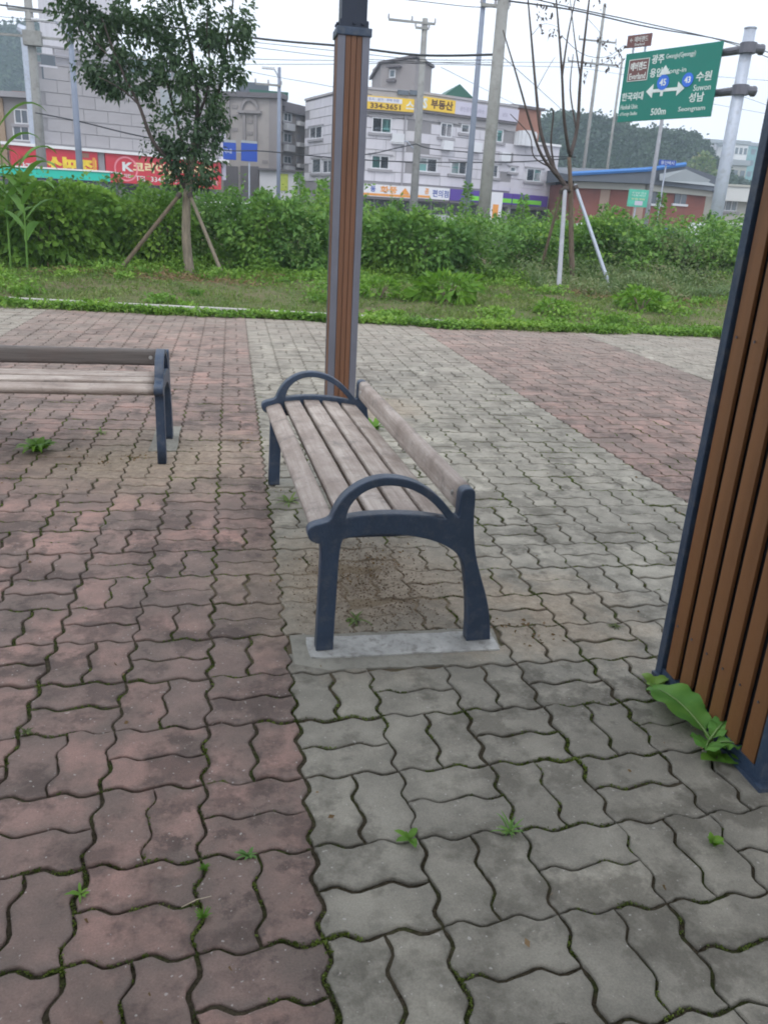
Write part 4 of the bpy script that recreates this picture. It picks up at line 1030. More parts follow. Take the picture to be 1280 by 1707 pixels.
# ---- three-storey corner building
og = (12, 64, 0)
mainb = empty('apartment_block', og, 'three-storey pale grey corner building with yellow signs under its roof', 'building')
A0, A1, A2, A3, A4 = (5.45, 65.5), (8.0, 57.0), (12.1, 57.0), (19.65, 59.6), (23.6, 61.0)
HM = 8.72
mb = MB(); fp = [A0, A1, A2, A3, (17, 76), (7, 78)]
mb.prism([(a - og[0], b - og[1]) for a, b in fp], -.2, HM - .02)
mb.build('wall', M['wall_joint'], mainb)
ZE = at(918, 243, 60.4).z; ZB = at(880, 181, 60.3).z
mb = MB(); mb.prism([(a - og[0], b - og[1]) for a, b in (A3, A4, (21.5, 74), (17.05, 75.9))], -.2, ZE); mb.build('wall', M['wall_grey'], mainb)
WL, WM, WR = Wall(*A0, *A1, og), Wall(*A1, *A2, og), Wall(*A2, *A3, og); WE = Wall(*A3, *A4, og)
for W, L in ((WL, WL.L), (WM, WM.L), (WR, WR.L)): W.part('parapet', mainb, M['wall_grey2'], 0, L, HM, HM + .14, -.3, .10)
WE.part('parapet', mainb, M['white'], 0, WE.L, ZE, ZE + .15, -.4, .15)
quad_panels(WL, mainb, 0.05, WL.L, 3.3, HM - .1, .62, 1.9, M['wall_grey'], seed=1)
quad_panels(WM, mainb, 0.02, WM.L - .02, 3.3, 7.15, .62, 1.36, M['wall_grey'], seed=2)
quad_panels(WR, mainb, 0.02, WR.L - .02, 3.3, 7.05, .62, 1.9, M['wall_grey'], seed=3)
quad_panels(WE, mainb, 0.02, WE.L - .02, 3.0, ZE - .08, .62, 1.9, M['wall_grey'], seed=4)
for q in ((518, 211, 538, 232, ('grey', 'dark')), (522, 264, 536, 289, ('grey',)), (540, 266, 556, 289, ('dark', 'grey'))): WL.window(mainb, *q[:4], q[4])
for q in ((620, 196, 652, 222, ('dark', 'teal')), (619, 259, 648, 282, ('teal', 'dark'))): WM.window(mainb, *q[:4], q[4])
for q in ((734, 205, 752, 229, ('dark', 'dark')), (768, 207, 781, 222, ('grey',)), (818, 215, 836, 237, ('teal', 'teal')), (694, 263, 727, 287, ('teal', 'dark')), (751, 269, 776, 291, ('teal', 'dark')), (810, 274, 828, 296, ('grey', 'dark')), (849, 278, 858, 287, ('grey',)), (877, 281, 900, 303, ('dark', 'teal'))):
    (WR if q[0] < 862 else WE).window(mainb, *q[:4], q[4])
# bowed white balcony glazing on the end wall
a0, a1, z0, z1 = WE.rect(858, 218, 888, 244)
mb = MB(); seg = 8
for k in range(seg):
    t0, t1 = math.pi * k / seg, math.pi * (k + 1) / seg; c = (a0 + a1) / 2; r = (a1 - a0) / 2
    WE.box(mb, c - r * math.cos(t0), c - r * math.cos(t1), z0, z1 - .25 * (1 - math.sin((t0 + t1) / 2)), .0, .15 + .5 * math.sin((t0 + t1) / 2))
mb.build('bay_window', M['frame_white'], mainb)
# upper brick storey, set back
a0, _ = WE.on(861, 190); mb = MB(); WE.box(mb, a0 + .05, WE.L - 1.6, ZE + .15, ZB, -5, -.6); mb.build('brick_storey', M['brick_b'], mainb)
mb = MB(); WE.box(mb, a0 - .1, WE.L - 1.4, ZB, ZB + .18, -5.2, -.4); mb.build('roof_slab', M['trim_dark'], mainb)
for W in (WM, WR): W.part('fascia_band', mainb, M['wall_grey2'], .02, W.L - .02, 7.2, HM - .02, .0, .045)
# yellow and pale fascia signs
def fascia(W, name, lab, cat, mat, r, o0=.05, o1=.28):
    s_ = empty(name, W.org, lab, cat); s_['category'] = cat; a0, a1, z0, z1 = r; W.part('board', s_, mat, a0, a1, z0, z1, o0, o1); W.part('rail', s_, M['trim_dark'], a0, a1, z0 - .16, z0 - .004, .0, o1 - .03); return s_
r_ = WM.rect(588, 162, 688, 184); sg = fascia(WM, 'shop_sign', 'yellow fascia sign with a phone number left of the building corner', 'sign', M['sign_yellow'], r_)
a0, a1, z0, z1 = r_; H1 = z1 - z0
WM.part('white_strip', sg, M['sign_white'], a0 + .2, a0 + (a1 - a0) * .8, z0 + H1 * .56, z1 - .07, .28, .292)
WM.text(sg, '토지 · 상가 · 주택 전문', M['ink_blue'], a0 + (a1 - a0) * .50, z0 + H1 * .76, H1 * .22, (a1 - a0) * .5, .292)
WM.text(sg, '334-3651', M['ink_brown'], a0 + (a1 - a0) * .53, z0 + H1 * .28, H1 * .42, (a1 - a0) * .50, .28, .03)
WM.text(sg, '스', M['ink_white'], a0 + (a1 - a0) * .935, z0 + H1 * .52, H1 * .62, None, .28, .03)
r_ = WR.rect(699, 165, 754, 189); a0, a1 = r_[0], r_[1]; _, zt = WR.on(726, 164.5); _, zb = WR.on(726, 186.5); r_ = (max(a0, .02), a1, zb, zt)
sg = fascia(WR, 'shop_sign', 'yellow fascia sign with big dark letters right of the building corner', 'sign', M['sign_yellow'], r_); a0, a1, z0, z1 = r_; H1 = z1 - z0
WR.text(sg, 'S', M['ink_white'], a0 + (a1 - a0) * .10, z0 + H1 * .5, H1 * .8, (a1 - a0) * .13, .28, .04)
WR.text(sg, '부동산', M['ink_brown'], a0 + (a1 - a0) * .60, z0 + H1 * .54, H1 * .72, (a1 - a0) * .66, .28, .035)
r_ = WR.rect(755, 170, 860, 196); _, zt = WR.on(806, 170.5); _, zb = WR.on(806, 196); r_ = (a1 + .03, WR.L - .05, z0, z1); a0, a1 = r_[0], r_[1]
sg = fascia(WR, 'shop_sign', 'pale lavender fascia sign with faint grey lettering under the roof', 'sign', M['sign_lav'], r_, .05, .24)
WR.text(sg, '공인중개사사무소', M['ink_grey'], a0 + (a1 - a0) * .26, z0 + H1 * .45, H1 * .36, (a1 - a0) * .38, .24)
WR.text(sg, '상담', M['ink_grey'], a0 + (a1 - a0) * .78, z0 + H1 * .45, H1 * .3, None, .24)
for i, (u0, u1) in enumerate(((662, 680), (682, 697))):
    a0, a1, z0_, z1_ = WM.rect(u0, 151, u1, 159); WM.part('louvre', mainb, M['glass_dark'], a0, min(a1, WM.L), z0_, z1_, .02, .18)
WM.part('drainpipe', mainb, M['sill'], WM.on(675, 200)[0] - .05, WM.on(675, 200)[0] + .05, .3, 8.4, .02, .12)
# ground-floor shops
a0, _ = WM.on(592, 320); _, zt = WM.on(640, 308.5); _, zb = WM.on(640, 328.5)
sg = fascia(WM, 'shop_sign', 'lower white and orange shop sign behind the pale lamp pole', 'sign', M['sign_white'], (.02, WM.L - .02, zb, zt), .05, .4); h1 = zt - zb
WM.part('orange_band', sg, M['sign_orange'], .1, WM.L - .1, zb + .05, zb + h1 * .26, .4, .41)
WM.text(sg, '화풍', M['sign_orange'], WM.on(646, 318)[0], zb + h1 * .62, h1 * .58, 1.15, .4, .03)
WM.text(sg, '동', M['ink_blue'], WM.on(620, 318)[0], zb + h1 * .62, h1 * .5, None, .4, .03)
mb = MB(); c, zc = WM.on(673, 318)[0], zb + h1 * .3
for sgn in (-1, 1): pass
pv = [WM.p + WM.d * (c + dx) + Vector((0, 0, zc + dz)) + WM.n * o - WM.org for o in (.41, .425) for dx, dz in ((-.35, 0), (.35, 0), (0, h1 * .55))]
mb.add(pv, [(0, 2, 1), (3, 4, 5), (0, 1, 4, 3), (1, 2, 5, 4), (2, 0, 3, 5)]); mb.build('triangle_mark', M['sign_orange'], sg)
_, zt = WR.on(720, 312.5); _, zb = WR.on(720, 332); h1 = zt - zb
sg = fascia(WR, 'shop_sign', 'lower white shop sign with blue lettering between the pale pole and the purple fascia', 'sign', M['sign_white'], (.05, WR.on(744, 320)[0], zb, zt), .05, .4)
WR.part('orange_band', sg, M['sign_orange'], .1, WR.on(712, 320)[0], zb + .05, zb + h1 * .26, .4, .41)
WR.text(sg, '공', M['sign_orange'], WR.on(706, 320)[0], zb + h1 * .62, h1 * .5, None, .4, .03)
WR.text(sg, '편의점', M['ink_blue'], WR.on(729, 320)[0], zb + h1 * .5, h1 * .62, 1.3, .4, .02)
sg = fascia(WR, 'shop_sign', 'purple shop fascia with a lime green stripe beginning past the slim pole', 'sign', M['purple'], (WR.on(745, 320)[0], WR.L - .02, zb, zt), .05, .4)
WR.part('lime_stripe', sg, M['lime'], WR.on(774, 320)[0], WR.L - .05, zb + h1 * .14, zb + h1 * .52, .4, .412)
sg = fascia(WE, 'shop_sign', 'right end length of the purple and lime shop fascia', 'sign', M['purple'], (.03, WE.L - .9, zb, zt), .05, .4)
WE.part('lime_stripe', sg, M['lime'], .05, WE.L - 1.5, zb + h1 * .14, zb + h1 * .52, .4, .412)
for W, n in ((WM, 3), (WR, 6), (WE, 3)):
    for k in range(n):
        W.part('shop_front', mainb, M['shop_dark'], .2 + (W.L - .4) * k / n + .06, .2 + (W.L - .4) * (k + 1) / n - .06, .15, zb - .25, .0, .05)
for (u_, v_, W) in ((662, 232, WM), (790, 246, WR), (742, 243, WR), (838, 262, WR)):
    a_, z_ = W.on(u_, v_); W.part('air_conditioner', mainb, M['frame_white'], a_ - .4, a_ + .4, z_ - .3, z_ + .3, .05, .4)
# roof house
ra = at(636, 100, 64); rb_ = at(693, 93, 62); rc = at(721, 97, 64.5); z_top = at(690, 95, 62).z
mb = MB(); og2 = (rb_.x, rb_.y)
mb.prism([(ra.x - og[0], ra.y - og[1]), (rb_.x - og[0], rb_.y - og[1]), (rc.x - og[0], rc.y - og[1]), (rc.x - og[0] - 1, rc.y + 4 - og[1]), (ra.x - og[0], ra.y + 4 - og[1])], HM - .03, z_top - .1); mb.build('stair_tower', M['wall_taupe'], mainb)
mb = MB(); mb.add([(ra.x - og[0] - .2, ra.y - og[1] - .1, at(636, 107, 64).z), (rb_.x - og[0], rb_.y - .25 - og[1], z_top), (rc.x - og[0] + .2, rc.y - og[1], z_top - .15), (rc.x - og[0] - 1, rc.y + 4.2 - og[1], z_top - .2), (ra.x - og[0] - .2, ra.y + 4.2 - og[1], z_top - .8),
                   (ra.x - og[0] - .2, ra.y - og[1] - .1, at(636, 107, 64).z + .15), (rb_.x - og[0], rb_.y - .25 - og[1], z_top + .15), (rc.x - og[0] + .2, rc.y - og[1], z_top), (rc.x - og[0] - 1, rc.y + 4.2 - og[1], z_top), (ra.x - og[0] - .2, ra.y + 4.2 - og[1], z_top - .6)],
                  [(0, 4, 3, 2, 1), (5, 6, 7, 8, 9), (0, 1, 6, 5), (1, 2, 7, 6), (2, 3, 8, 7), (3, 4, 9, 8), (4, 0, 5, 9)]); mb.build('tower_roof', M['trim_dark'], mainb)
Wt = Wall(ra.x, ra.y, rb_.x, rb_.y, og)
a0, a1, z0, z1 = Wt.rect(650, 116, 659, 130); w = Wt.part('window', mainb, M['frame_white'], a0, a1, z0, z1, .0, .06); Wt.part('pane', w, M['glass_grey'], a0 + .08, a1 - .08, z0 + .08, z1 - .08, .06, .075); Wt.part('awning', w, M['trim_dark'], a0 - .1, a1 + .5, z1 + .1, z1 + .2, 0, .4); Wt.part('sill', w, M['trim_dark'], a0 - .15, a1 + .1, z0 - .25, z0 - .1, 0, .2)
gp = at(765, 155, 66); g_ = empty('roof_gable', (gp.x, gp.y, HM), 'small green pitched roof peeping over the parapet of the corner building', 'roof')
mb = MB(); gw = 1.15; mb.add([(-gw, 0, -.1), (gw, 0, -.1), (gw, 5, -.1), (-gw, 5, -.1), (0, 0, .75), (0, 5, .75)], [(0, 3, 2, 1), (0, 1, 4), (3, 5, 2), (0, 4, 5, 3), (1, 2, 5, 4)]); o = mb.build('roof_shell', M['green_roof'], g_); 
g_.location.z = at(765, 161, 66).z + .1

# ---- beige-grey inn behind, with arch relief
og = (0, 74, 0)
inn = empty('inn_building', og, 'beige-grey four-storey building with an arch relief and green roof edge', 'building')
pA, pB, pC, pD = at(352, 200, 71), at(470, 200, 69), at(470, 200, 70.2), at(528, 200, 74)
Wi, Wj = Wall(pA.x, pA.y, pB.x, pB.y, og), Wall(pC.x + .02, pC.y, pD.x, pD.y, og)
zt = Wi.on(420, 163)[1]
mb = MB(); mb.prism([(pA.x, pA.y - 74), (pB.x, pB.y - 74), (pC.x, pC.y - 74), (pD.x, pD.y - 74), (pD.x - 2, pD.y + 10 - 74), (pA.x, pA.y + 12 - 74)], -.2, zt); mb.build('wall', M['wall_beige'], inn)
Wi.part('cornice', inn, M['trim_dark'], -.2, Wi.L + .15, zt, zt + .35, -1, .35); Wj.part('cornice', inn, M['trim_dark'], -.1, Wj.L + .3, zt - .75, zt - .35, -1, .35)
mb = MB(); Wj.box(mb, -.5, Wj.L + .2, zt - .35, zt, -4, .1); mb.build('roof_slab', M['trim_dark'], inn)
mb = MB(); mb.bbox((pA.x + 3.0, -2, zt + .35), (pD.x - 2.5, 6, zt + .85)); mb.build('green_roof_edge', M['green_roof'], inn)
mb = MB(); mb.bbox((pA.x + 2.0, 0, zt + .35), (pA.x + 4.6, 5, zt + 1.6)); mb.build('roof_tank_room', M['slate'], inn)
# dark recess stripe
a0 = Wi.on(449, 200)[0]; Wi.part('dark_stripe', inn, M['wall_taupe'], a0, Wi.L - .02, 1, zt - .05, .0, .06)
for u in (382, 408, 427): a = Wi.on(u, 200)[0]; Wi.part('pilaster', inn, M['wall_taupe'], a - .12, a + .12, Wi.on(u, 245)[1], Wi.on(u, 165 if u == 382 else 188)[1], .0, .16)
ca, cz = Wi.on(417, 184); mb = MB()
for k in range(12):
    t0, t1 = math.pi * k / 12, math.pi * (k + 1) / 12
    P = [Wi.p + Wi.d * (ca + r * math.cos(t)) + Vector((0, 0, cz + r * math.sin(t) * 1.15)) + Wi.n * o - Wi.org for o in (0, .18) for (r, t) in ((.55, t0), (.75, t0), (.75, t1), (.55, t1))]
    mb.add(P, [(0, 1, 2, 3), (4, 7, 6, 5), (0, 4, 5, 1), (2, 6, 7, 3)])
Wi.box(mb, ca - .95, ca + .95, cz - .22, cz - .02, 0, .3); mb.build('arch_relief', M['wall_taupe'], inn)
for (u, v) in ((392, 178), (392, 194), (417, 203), (417, 222), (392, 216), (442, 270), (455, 270)): a, z = Wi.on(u, v); Wi.part('vent', inn, M['wall_taupe'], a - .22, a + .22, z - .12, z + .12, 0, .05)
for (v0, v1) in ((188, 203), (222, 238), (260, 273)):
    Wj.window(inn, 472, v0, 485, v1, ('grey', 'grey')); a, z = Wj.on(478, v1 + 8); Wj.part('air_conditioner', inn, M['frame_white'], a - .5, a + .5, z - .3, z + .2, .02, .5)
    a0, a1, z0, z1 = Wj.rect(494, v0 + 2, 500, v1 + 2); w = Wj.part('window', inn, M['sill'], a0, a1, z0, z1, 0, .06); a, z = Wj.on(497, v1 + 2); Wj.part('flower_box', inn, M['white'], a - .35, a + .35, z - .2, z + .1, .06, .4)
a0, a1, z0, z1 = Wi.rect(402, 277, 432, 330); Wi.part('grey_shutter', inn, M['trim_dark'], a0, a1, .1, z1, .06, .14)
a0, a1, z0, z1 = Wi.rect(374, 277, 398, 320); Wi.part('grey_shutter', inn, M['trim_dark'], a0, a1, .1, z1, .06, .14)
low = empty('low_annex', (pB.x, 67, 0), 'low white annex with a yellow-green banner in front of the inn', 'building'); p0, p1 = at(433, 300, 67.5), at(520, 300, 67.0); Wn = Wall(p0.x, 67.5, p1.x, 67.0, (pB.x, 67, 0))
Wn.part('wall', low, M['sign_white'], 0, Wn.L, -.1, Wn.on(470, 286)[1], -3, 0); a0, a1, z0, z1 = Wn.rect(468, 290, 480, 318); Wn.part('banner', low, simple('banner_lime', (.5, .58, .1), .7), a0, a1, z0, z1, .03, .06)
a0, a1, z0, z1 = Wn.rect(496, 288, 512, 330); Wn.part('door', low, M['gable'], a0, a1, .1, z1, .02, .07)
Wn.part('roof', low, M['trim_dark'], -.2, Wn.L + .2, Wn.on(470, 286)[1] + .003, Wn.on(470, 286)[1] + .15, -3.2, .3)

# ---- big block-faced building on the left with red signs
og = (-12, 62, 0)
bl = empty('block_building', og, 'tall windowless building faced in grey blocks at the left, red shop signs below', 'building')
q0, q1 = at(62, 260, 55.0), at(368, 280, 58.5); Wb = Wall(q0.x, q0.y, q1.x, q1.y, og)
_, zL = Wb.on(95, 78); _, zR = Wb.on(300, 118); zb_ = Wb.on(160, 258)[1]
mb = MB(); L = Wb.L; bk_l = at(70, 260, 67); cr = [Wb.p, Wb.p + Wb.d * L, Wb.p + Wb.d * L - Wb.n * 12, Vector((bk_l.x, 67, 0))]
mb.prism([(c.x - og[0], c.y - og[1]) for c in cr], -.2, zL - 1.0); mb.build('wall', flat('block_joint', (.29, .28, .29)), bl)
quad_panels(Wb, bl, .05, L - .05, zb_ + .4, zL - 1.05, .70, 1.45, M['wall_grey2'], seed=9, cap=300)
for k, z in enumerate((zL - 1.0, zL - .55, zL - .1)): Wb.part('roof_rail', bl, M['sill'], 0, L, z + .02, z + .12, -.2, .0)
for k in range(9): Wb.part('rail_post', bl, M['sill'], L * k / 8.2, L * k / 8.2 + .1, zL - 1.0, zL, -.19, -.09)
a0, _ = Wb.on(92, 60); a1, _ = Wb.on(160, 60); Wb.part('stair_tower', bl, M['wall_grey'], a0, a1 + 1.4, zL - 1, zL + 4.6, -6, -.35)
a0, a1, z0, z1 = Wb.rect(68, 92, 95, 133); Wb.part('opening', bl, M['glass_dark'], a0, a1, z0, z1, .0, .03); Wb.part('opening_lintel', bl, M['wall_grey'], a0 - .1, a1 + .1, (z0 + z1) / 2, (z0 + z1) / 2 + .1, .03, .06)
a0, a1, z0, z1 = Wb.rect(225, 165, 262, 202)
Wb.part('dark_panel', bl, M['gable'], Wb.on(268, 180)[0], Wb.on(300, 180)[0], Wb.on(280, 205)[1], Wb.on(280, 150)[1], .02, .05)
# white eave and red signs
zt1, zt0 = Wb.on(215, 259.5)[1], Wb.on(215, 306)[1]; Hs = zt1 - zt0
Wb.part('eave', bl, M['white'], -2.9, L + .2, zt1 + .004, zt1 + .16, 0, 1.15)
def red_sign(lab, u0, u1): 
    s_ = empty('shop_sign', og, lab, 'sign'); a0, a1 = Wb.on(u0, 280)[0], Wb.on(u1, 290)[0]; Wb.part('board', s_, M['sign_red'], a0, a1, zt0, zt1, .1, 1.0); return s_, a0, a1
s1, a0, a1 = red_sign('plain red shop sign stretch at the far left under the white eave', 18, 72)
Wb.text(s1, '감자탕', M['ink_white'], (a0 + a1) / 2 + .1, zt0 + Hs * .32, Hs * .3, None, 1.0, .02)
s2, a0, a1 = red_sign('red shop sign with fat yellow letters behind the grey poles', 73.5, 160)
Wb.text(s2, '신', M['ink_yellow'], a0 + (a1 - a0) * .22, zt0 + Hs * .50, Hs * .5, 1.15, 1.0, .05)
Wb.text(s2, '포', M['ink_yellow'], a0 + (a1 - a0) * .50, zt0 + Hs * .46, Hs * .42, .85, 1.0, .05)
Wb.text(s2, '집', M['ink_yellow'], a0 + (a1 - a0) * .80, zt0 + Hs * .48, Hs * .5, 1.0, 1.0, .05)
Wb.part('pictured_roof', s2, M['brick_b'], a0 + (a1 - a0) * .62, a1 - .5, zt0 + Hs * .78, zt0 + Hs * .94, 1.0, 1.02)
Wb.part('pictured_post', s2, M['sign_orange'], a0 + (a1 - a0) * .90, a0 + (a1 - a0) * .95, zt0 + Hs * .1, zt0 + Hs * .8, 1.0, 1.03)
Wb.part('grey_patch', bl, M['sill'], Wb.on(160.5, 280)[0], Wb.on(171, 280)[0], zt0, zt1, .1, .9)
s3, a0, a1 = red_sign('long red shop sign with a pink ring emblem and cream lettering behind the leafy tree', 172, 361)
ca, cz = Wb.on(205, 281); ca2 = ca; R0 = Hs * .44; mb = MB()
for k in range(30):
    t0, t1 = 2 * math.pi * k / 32 - 2.2, 2 * math.pi * (k + 1) / 32 - 2.2
    P = [Wb.p + Wb.d * (ca2 + r * math.cos(t)) + Vector((0, 0, zt0 + Hs * .5 + r * math.sin(t))) + Wb.n * o - Wb.org for o in (1.0, 1.015) for (r, t) in ((R0 * .86, t0), (R0, t0), (R0, t1), (R0 * .86, t1))]
    mb.add(P, [(0, 1, 2, 3), (4, 7, 6, 5), (0, 4, 5, 1), (2, 6, 7, 3)])
mb.build('ring_emblem', M['ink_pink'], s3)
Wb.text(s3, 'K', M['ink_white'], ca + .12, zt0 + Hs * .58, Hs * .32, Hs * .42, 1.0, .04); Wb.text(s3, '치킨', M['ink_white'], ca + .05, zt0 + Hs * .26, Hs * .14, None, 1.0, .02)
Wb.text(s3, '코리아엔텍', M['ink_cream'], Wb.on(262, 285)[0], zt0 + Hs * .60, Hs * .36, 3.4, 1.0, .04)
Wb.text(s3, 'TEL. 334-8200', M['ink_white'], Wb.on(255, 295)[0], zt0 + Hs * .2, Hs * .18, 2.6, 1.0, .01)
Wb.text(s3, '식자재', M['ink_cream'], Wb.on(332, 290)[0], zt0 + Hs * .62, Hs * .34, 1.8, 1.0, .04); Wb.text(s3, '할인마트', M['ink_white'], Wb.on(335, 300)[0], zt0 + Hs * .22, Hs * .18, 1.7, 1.0, .01)
for k in range(7): Wb.part('shop_front', bl, M['shop_dark'] if k % 2 else M['glass_grey'], L * k / 7 + .2, L * (k + 1) / 7 - .2, .15, zt0 - .15, .0, .06)
# flue pipe standing on the eave
fl = at(59, 243, 54.2); fu = at(38, 60, 54.2); f_ = empty('flue_pipe', (fl.x, fl.y, zt1 + .16), 'pale flue pipe rising from the white eave at the far left', 'pipe'); mb = MB(); mb.tube([(0, 0, 0), (-.02, 0, fu.z - zt1 - .16)], .24, 12); mb.build('pipe', M['steel'], f_)
mb = MB(); mb.tube([(-.02, 0, fu.z - zt1 - .1), (-.02, 0, fu.z - zt1 + .1), (-.35, 0, fu.z - zt1 + .25)], [.26, .3, .2], 10); mb.build('cowl', M['steel'], f_)
Wb.part('neon_strip', bl, M['sign_lav'], Wb.on(364, 250)[0], Wb.on(371, 250)[0], Wb.on(366, 300)[1], Wb.on(366, 223)[1], .1, .7)
# lower house further left
p0, p1 = at(-60, 250, 57), at(61, 250, 56.5); Wq = Wall(p0.x, 57, p1.x - .1, 56.5, (-24, 60, 0)); lh = empty('low_house', (-24, 60, 0), 'low dark-windowed building with an orange-brown roof storey at the far left', 'building')
zr = Wq.on(20, 163)[1]; Wq.part('wall', lh, M['wall_taupe'], 0, Wq.L, -.1, zr, -9, 0); Wq.part('eave', lh, M['sill'], -.2, Wq.L, zr + .003, zr + .3, -9, .5); a0 = Wq.on(10, 150)[0]; Wq.part('brick_storey', lh, M['brick_b'], a0, Wq.L - .2, zr + .3, Wq.on(20, 148)[1], -8, -1)
Wq.part('brick_pier', lh, flat('tan_brick', (.3, .22, .15)), 0, Wq.on(9, 200)[0], 0, zr - .05, 0, .15)
for (a, b, c, d) in ((24, 182, 50, 207), (22, 210, 52, 235)): Wq.window(lh, a, b, b and c, d, ('dark', 'dark'), head=False)

# ---- single-storey red brick building with blue roof
og = (33, 62, 0)
bk = empty('brick_house', og, 'long low red brick building with a pale blue-edged roof', 'building')
q0, q1, q2 = at(958, 320, 56), at(1074, 320, 53.5), at(1176, 330, 55.5)
Wk, Wg = Wall(q0.x, 56, q1.x, 53.5, og), Wall(q1.x + .01, 53.5, q2.x, 55.5, og)
ze = Wk.on(1010, 308)[1]
mb = MB(); mb.prism([(q0.x - og[0], 56 - og[1]), (q1.x - og[0], 53.5 - og[1]), (q2.x - og[0], 55.5 - og[1]), (q2.x + 2 - og[0], 68 - og[1]), (q0.x - og[0], 70 - og[1])], -.2, ze); mb.build('wall', M['brick'], bk)
Wk.part('cornice', bk, M['beige_low'], -.1, Wk.L, ze - .28, ze + .12, .0, .35); Wg.part('cornice', bk, M['beige_low'], 0, Wg.L + .1, ze - .28, ze + .12, .0, .35)
# pitched roof: left slope seen edge on, gable to the right
zr0 = Wk.on(960, 293)[1]; zr1 = at(1138, 278, 55).z; ridge = at(1137, 279, 54)
P = [q0 + Vector((-.8, 0, 0)), q1 + Vector((-.5, -1.0, 0)), q2 + Vector((.8, -.6, 0))]
lo = [Vector((P[0].x, 55.2, ze + .12)), Vector((P[1].x, 52.7, ze + .12)), Vector((P[2].x, 55.0, ze + .05))]
mb = MB(); top = [Vector((lo[0].x, 55.2, zr0)), Vector((lo[1].x, 52.7, at(1078, 284, 52.7).z)), Vector((ridge.x, 53.8, zr1)), Vector((lo[2].x, 55.0, at(1182, 297, 55).z))]
o_ = Vector(og)
vs = [lo[0], lo[1], lo[2], top[0], top[1], top[2], top[3], top[0] + Vector((1, 14, 1.2)), top[2] + Vector((2, 14, .3)), top[3] + Vector((3, 13, 0)), lo[0] + Vector((1, 14, 0)), lo[2] + Vector((3, 13, 0))]
mb.add([v - o_ for v in vs], [(0, 1, 4, 3), (1, 2, 6, 5, 4), (3, 4, 5, 8, 7), (5, 6, 9, 8), (2, 11, 9, 6), (0, 3, 7, 10), (7, 8, 9, 11, 10)]); mb.build('roof', M['slate'], bk)
mb = MB(); mb.tube([top[0] - o_ + Vector((0, -.05, .05)), top[1] - o_ + Vector((0, -.05, .05)), top[2] - o_ + Vector((0, -.05, .06))], .15, 6); mb.build('blue_edge', M['blue_roof'], bk)
mb = MB(); a_, b_, c_ = top[1] - o_, top[2] - o_, top[3] - o_
mb.add([a_ + Vector((1.0, -.06 + .15, -.15)), b_ + Vector((0, -.3, -.25)), c_ + Vector((-.6, -.12, -.25)), a_ + Vector((1.0, -.16 + .15, -.55)), c_ + Vector((-.6, -.22, -.5))], [(0, 3, 4, 2, 1)]); mb.build('gable_board', M['gable'], bk)
for (u0, u1) in ((1002, 1013), (1060, 1072)): a0, a1, z0, z1 = Wk.rect(u0, 314, u1, 346); Wk.part('pilaster', bk, flat('pilaster_tan', (.33, .24, .19)), a0, a1, .1, ze - .3, .0, .12)
for (u0, u1) in ((1086, 1101), (1126, 1141)):
    a0, a1, z0, z1 = Wg.rect(u0, 315, u1, 340); w = Wg.part('window', bk, M['frame_white'], a0 - .2, a1 + .2, z0 - .14, z0, 0, .12); Wg.part('pane', w, M['glass_dark'], a0, a1, z0 + .002, z1, .0, .05); Wg.part('mullion', w, M['sill'], (a0 + a1) / 2 - .04, (a0 + a1) / 2 + .04, z0 + .01, z1, .05, .08)
a0, a1, z0, z1 = Wk.rect(962, 352, 1000, 330)
# signs by the brick house
def post_sign(lab, u0, v0, u1, v1, y, mat, vb, pole=True, pr=.04):
    a, b = at(u0, v0, y), at(u1, v1, y); W = Wall(a.x, y, b.x, y, ((a.x + b.x) / 2, y, 0)); s_ = empty('street_sign', W.org, lab, 'sign'); W.part('panel', s_, mat, 0, W.L, b.z, a.z, 0, .08, bevel=.01)
    if pole: mb = MB(); mb.tube([(0, .08, -.06), (0, .08, a.z - .1)], pr, 8); mb.build('post', M['steel'], s_)
    return s_, W, a.z, b.z
s_, W, zt_, zb2 = post_sign('light green information board on a post before the brick building', 1048, 315, 1076, 346, 40, simple('mint', (.09, .45, .33), .5), 0)
for k, mt in ((.8, 'ink_white'), (.66, 'ink_white'), (.45, 'ink_cream')): W.text(s_, '주차장 안내' if k == .8 else ('이용시간' if k == .66 else '무료개방'), M[mt], W.L / 2, zb2 + (zt_ - zb2) * k, .09, W.L * .7, .08)
W.part('picture', s_, M['sign_lav'], W.L * .35, W.L * .75, zb2 + .08, zb2 + (zt_ - zb2) * .35, .08, .09)
s_, W, zt_, zb2 = post_sign('small blue sign above the blue-edged roof of the brick building', 1098, 266, 1124, 277, 52, M['sign_blue'], 0, pr=.05); W.text(s_, '용인택시', M['ink_white'], W.L / 2, (zt_ + zb2) / 2, .22, W.L * .8, .08)

# ---- beige shed, right
og = (46, 66, 0); q0, q1 = at(1172, 320, 60), at(1262, 330, 58); W = Wall(q0.x, 60, q1.x + 6, 57.6, og); sh = empty('beige_shed', og, 'beige low shed with a pale metal roof edge beside the sign post at right', 'building')
zz = W.on(1200, 313)[1]; W.part('wall', sh, M['beige_low'], 0, W.L, -.1, zz, -8, 0); W.part('roof', sh, flat('pale_roof', (.55, .56, .55)), W.on(1196, 320)[0], W.L + .3, zz - .9, zz + .1, .0, .7); W.part('roof', sh, M['beige_low'], -.3, W.L, zz + .104, zz + .25, -8, .8)
W.window(sh, 1200, 334, 1226, 352, ('grey', 'grey', 'grey'), head=False); W.part('door', sh, M['trim_dark'], W.on(1175, 330)[0], W.on(1182, 330)[0], .1, 2.1, .0, .05); W.part('brick_base', sh, M['brick_b'], W.on(1196, 350)[0], W.on(1222, 350)[0], -.05, .9, .0, .12)

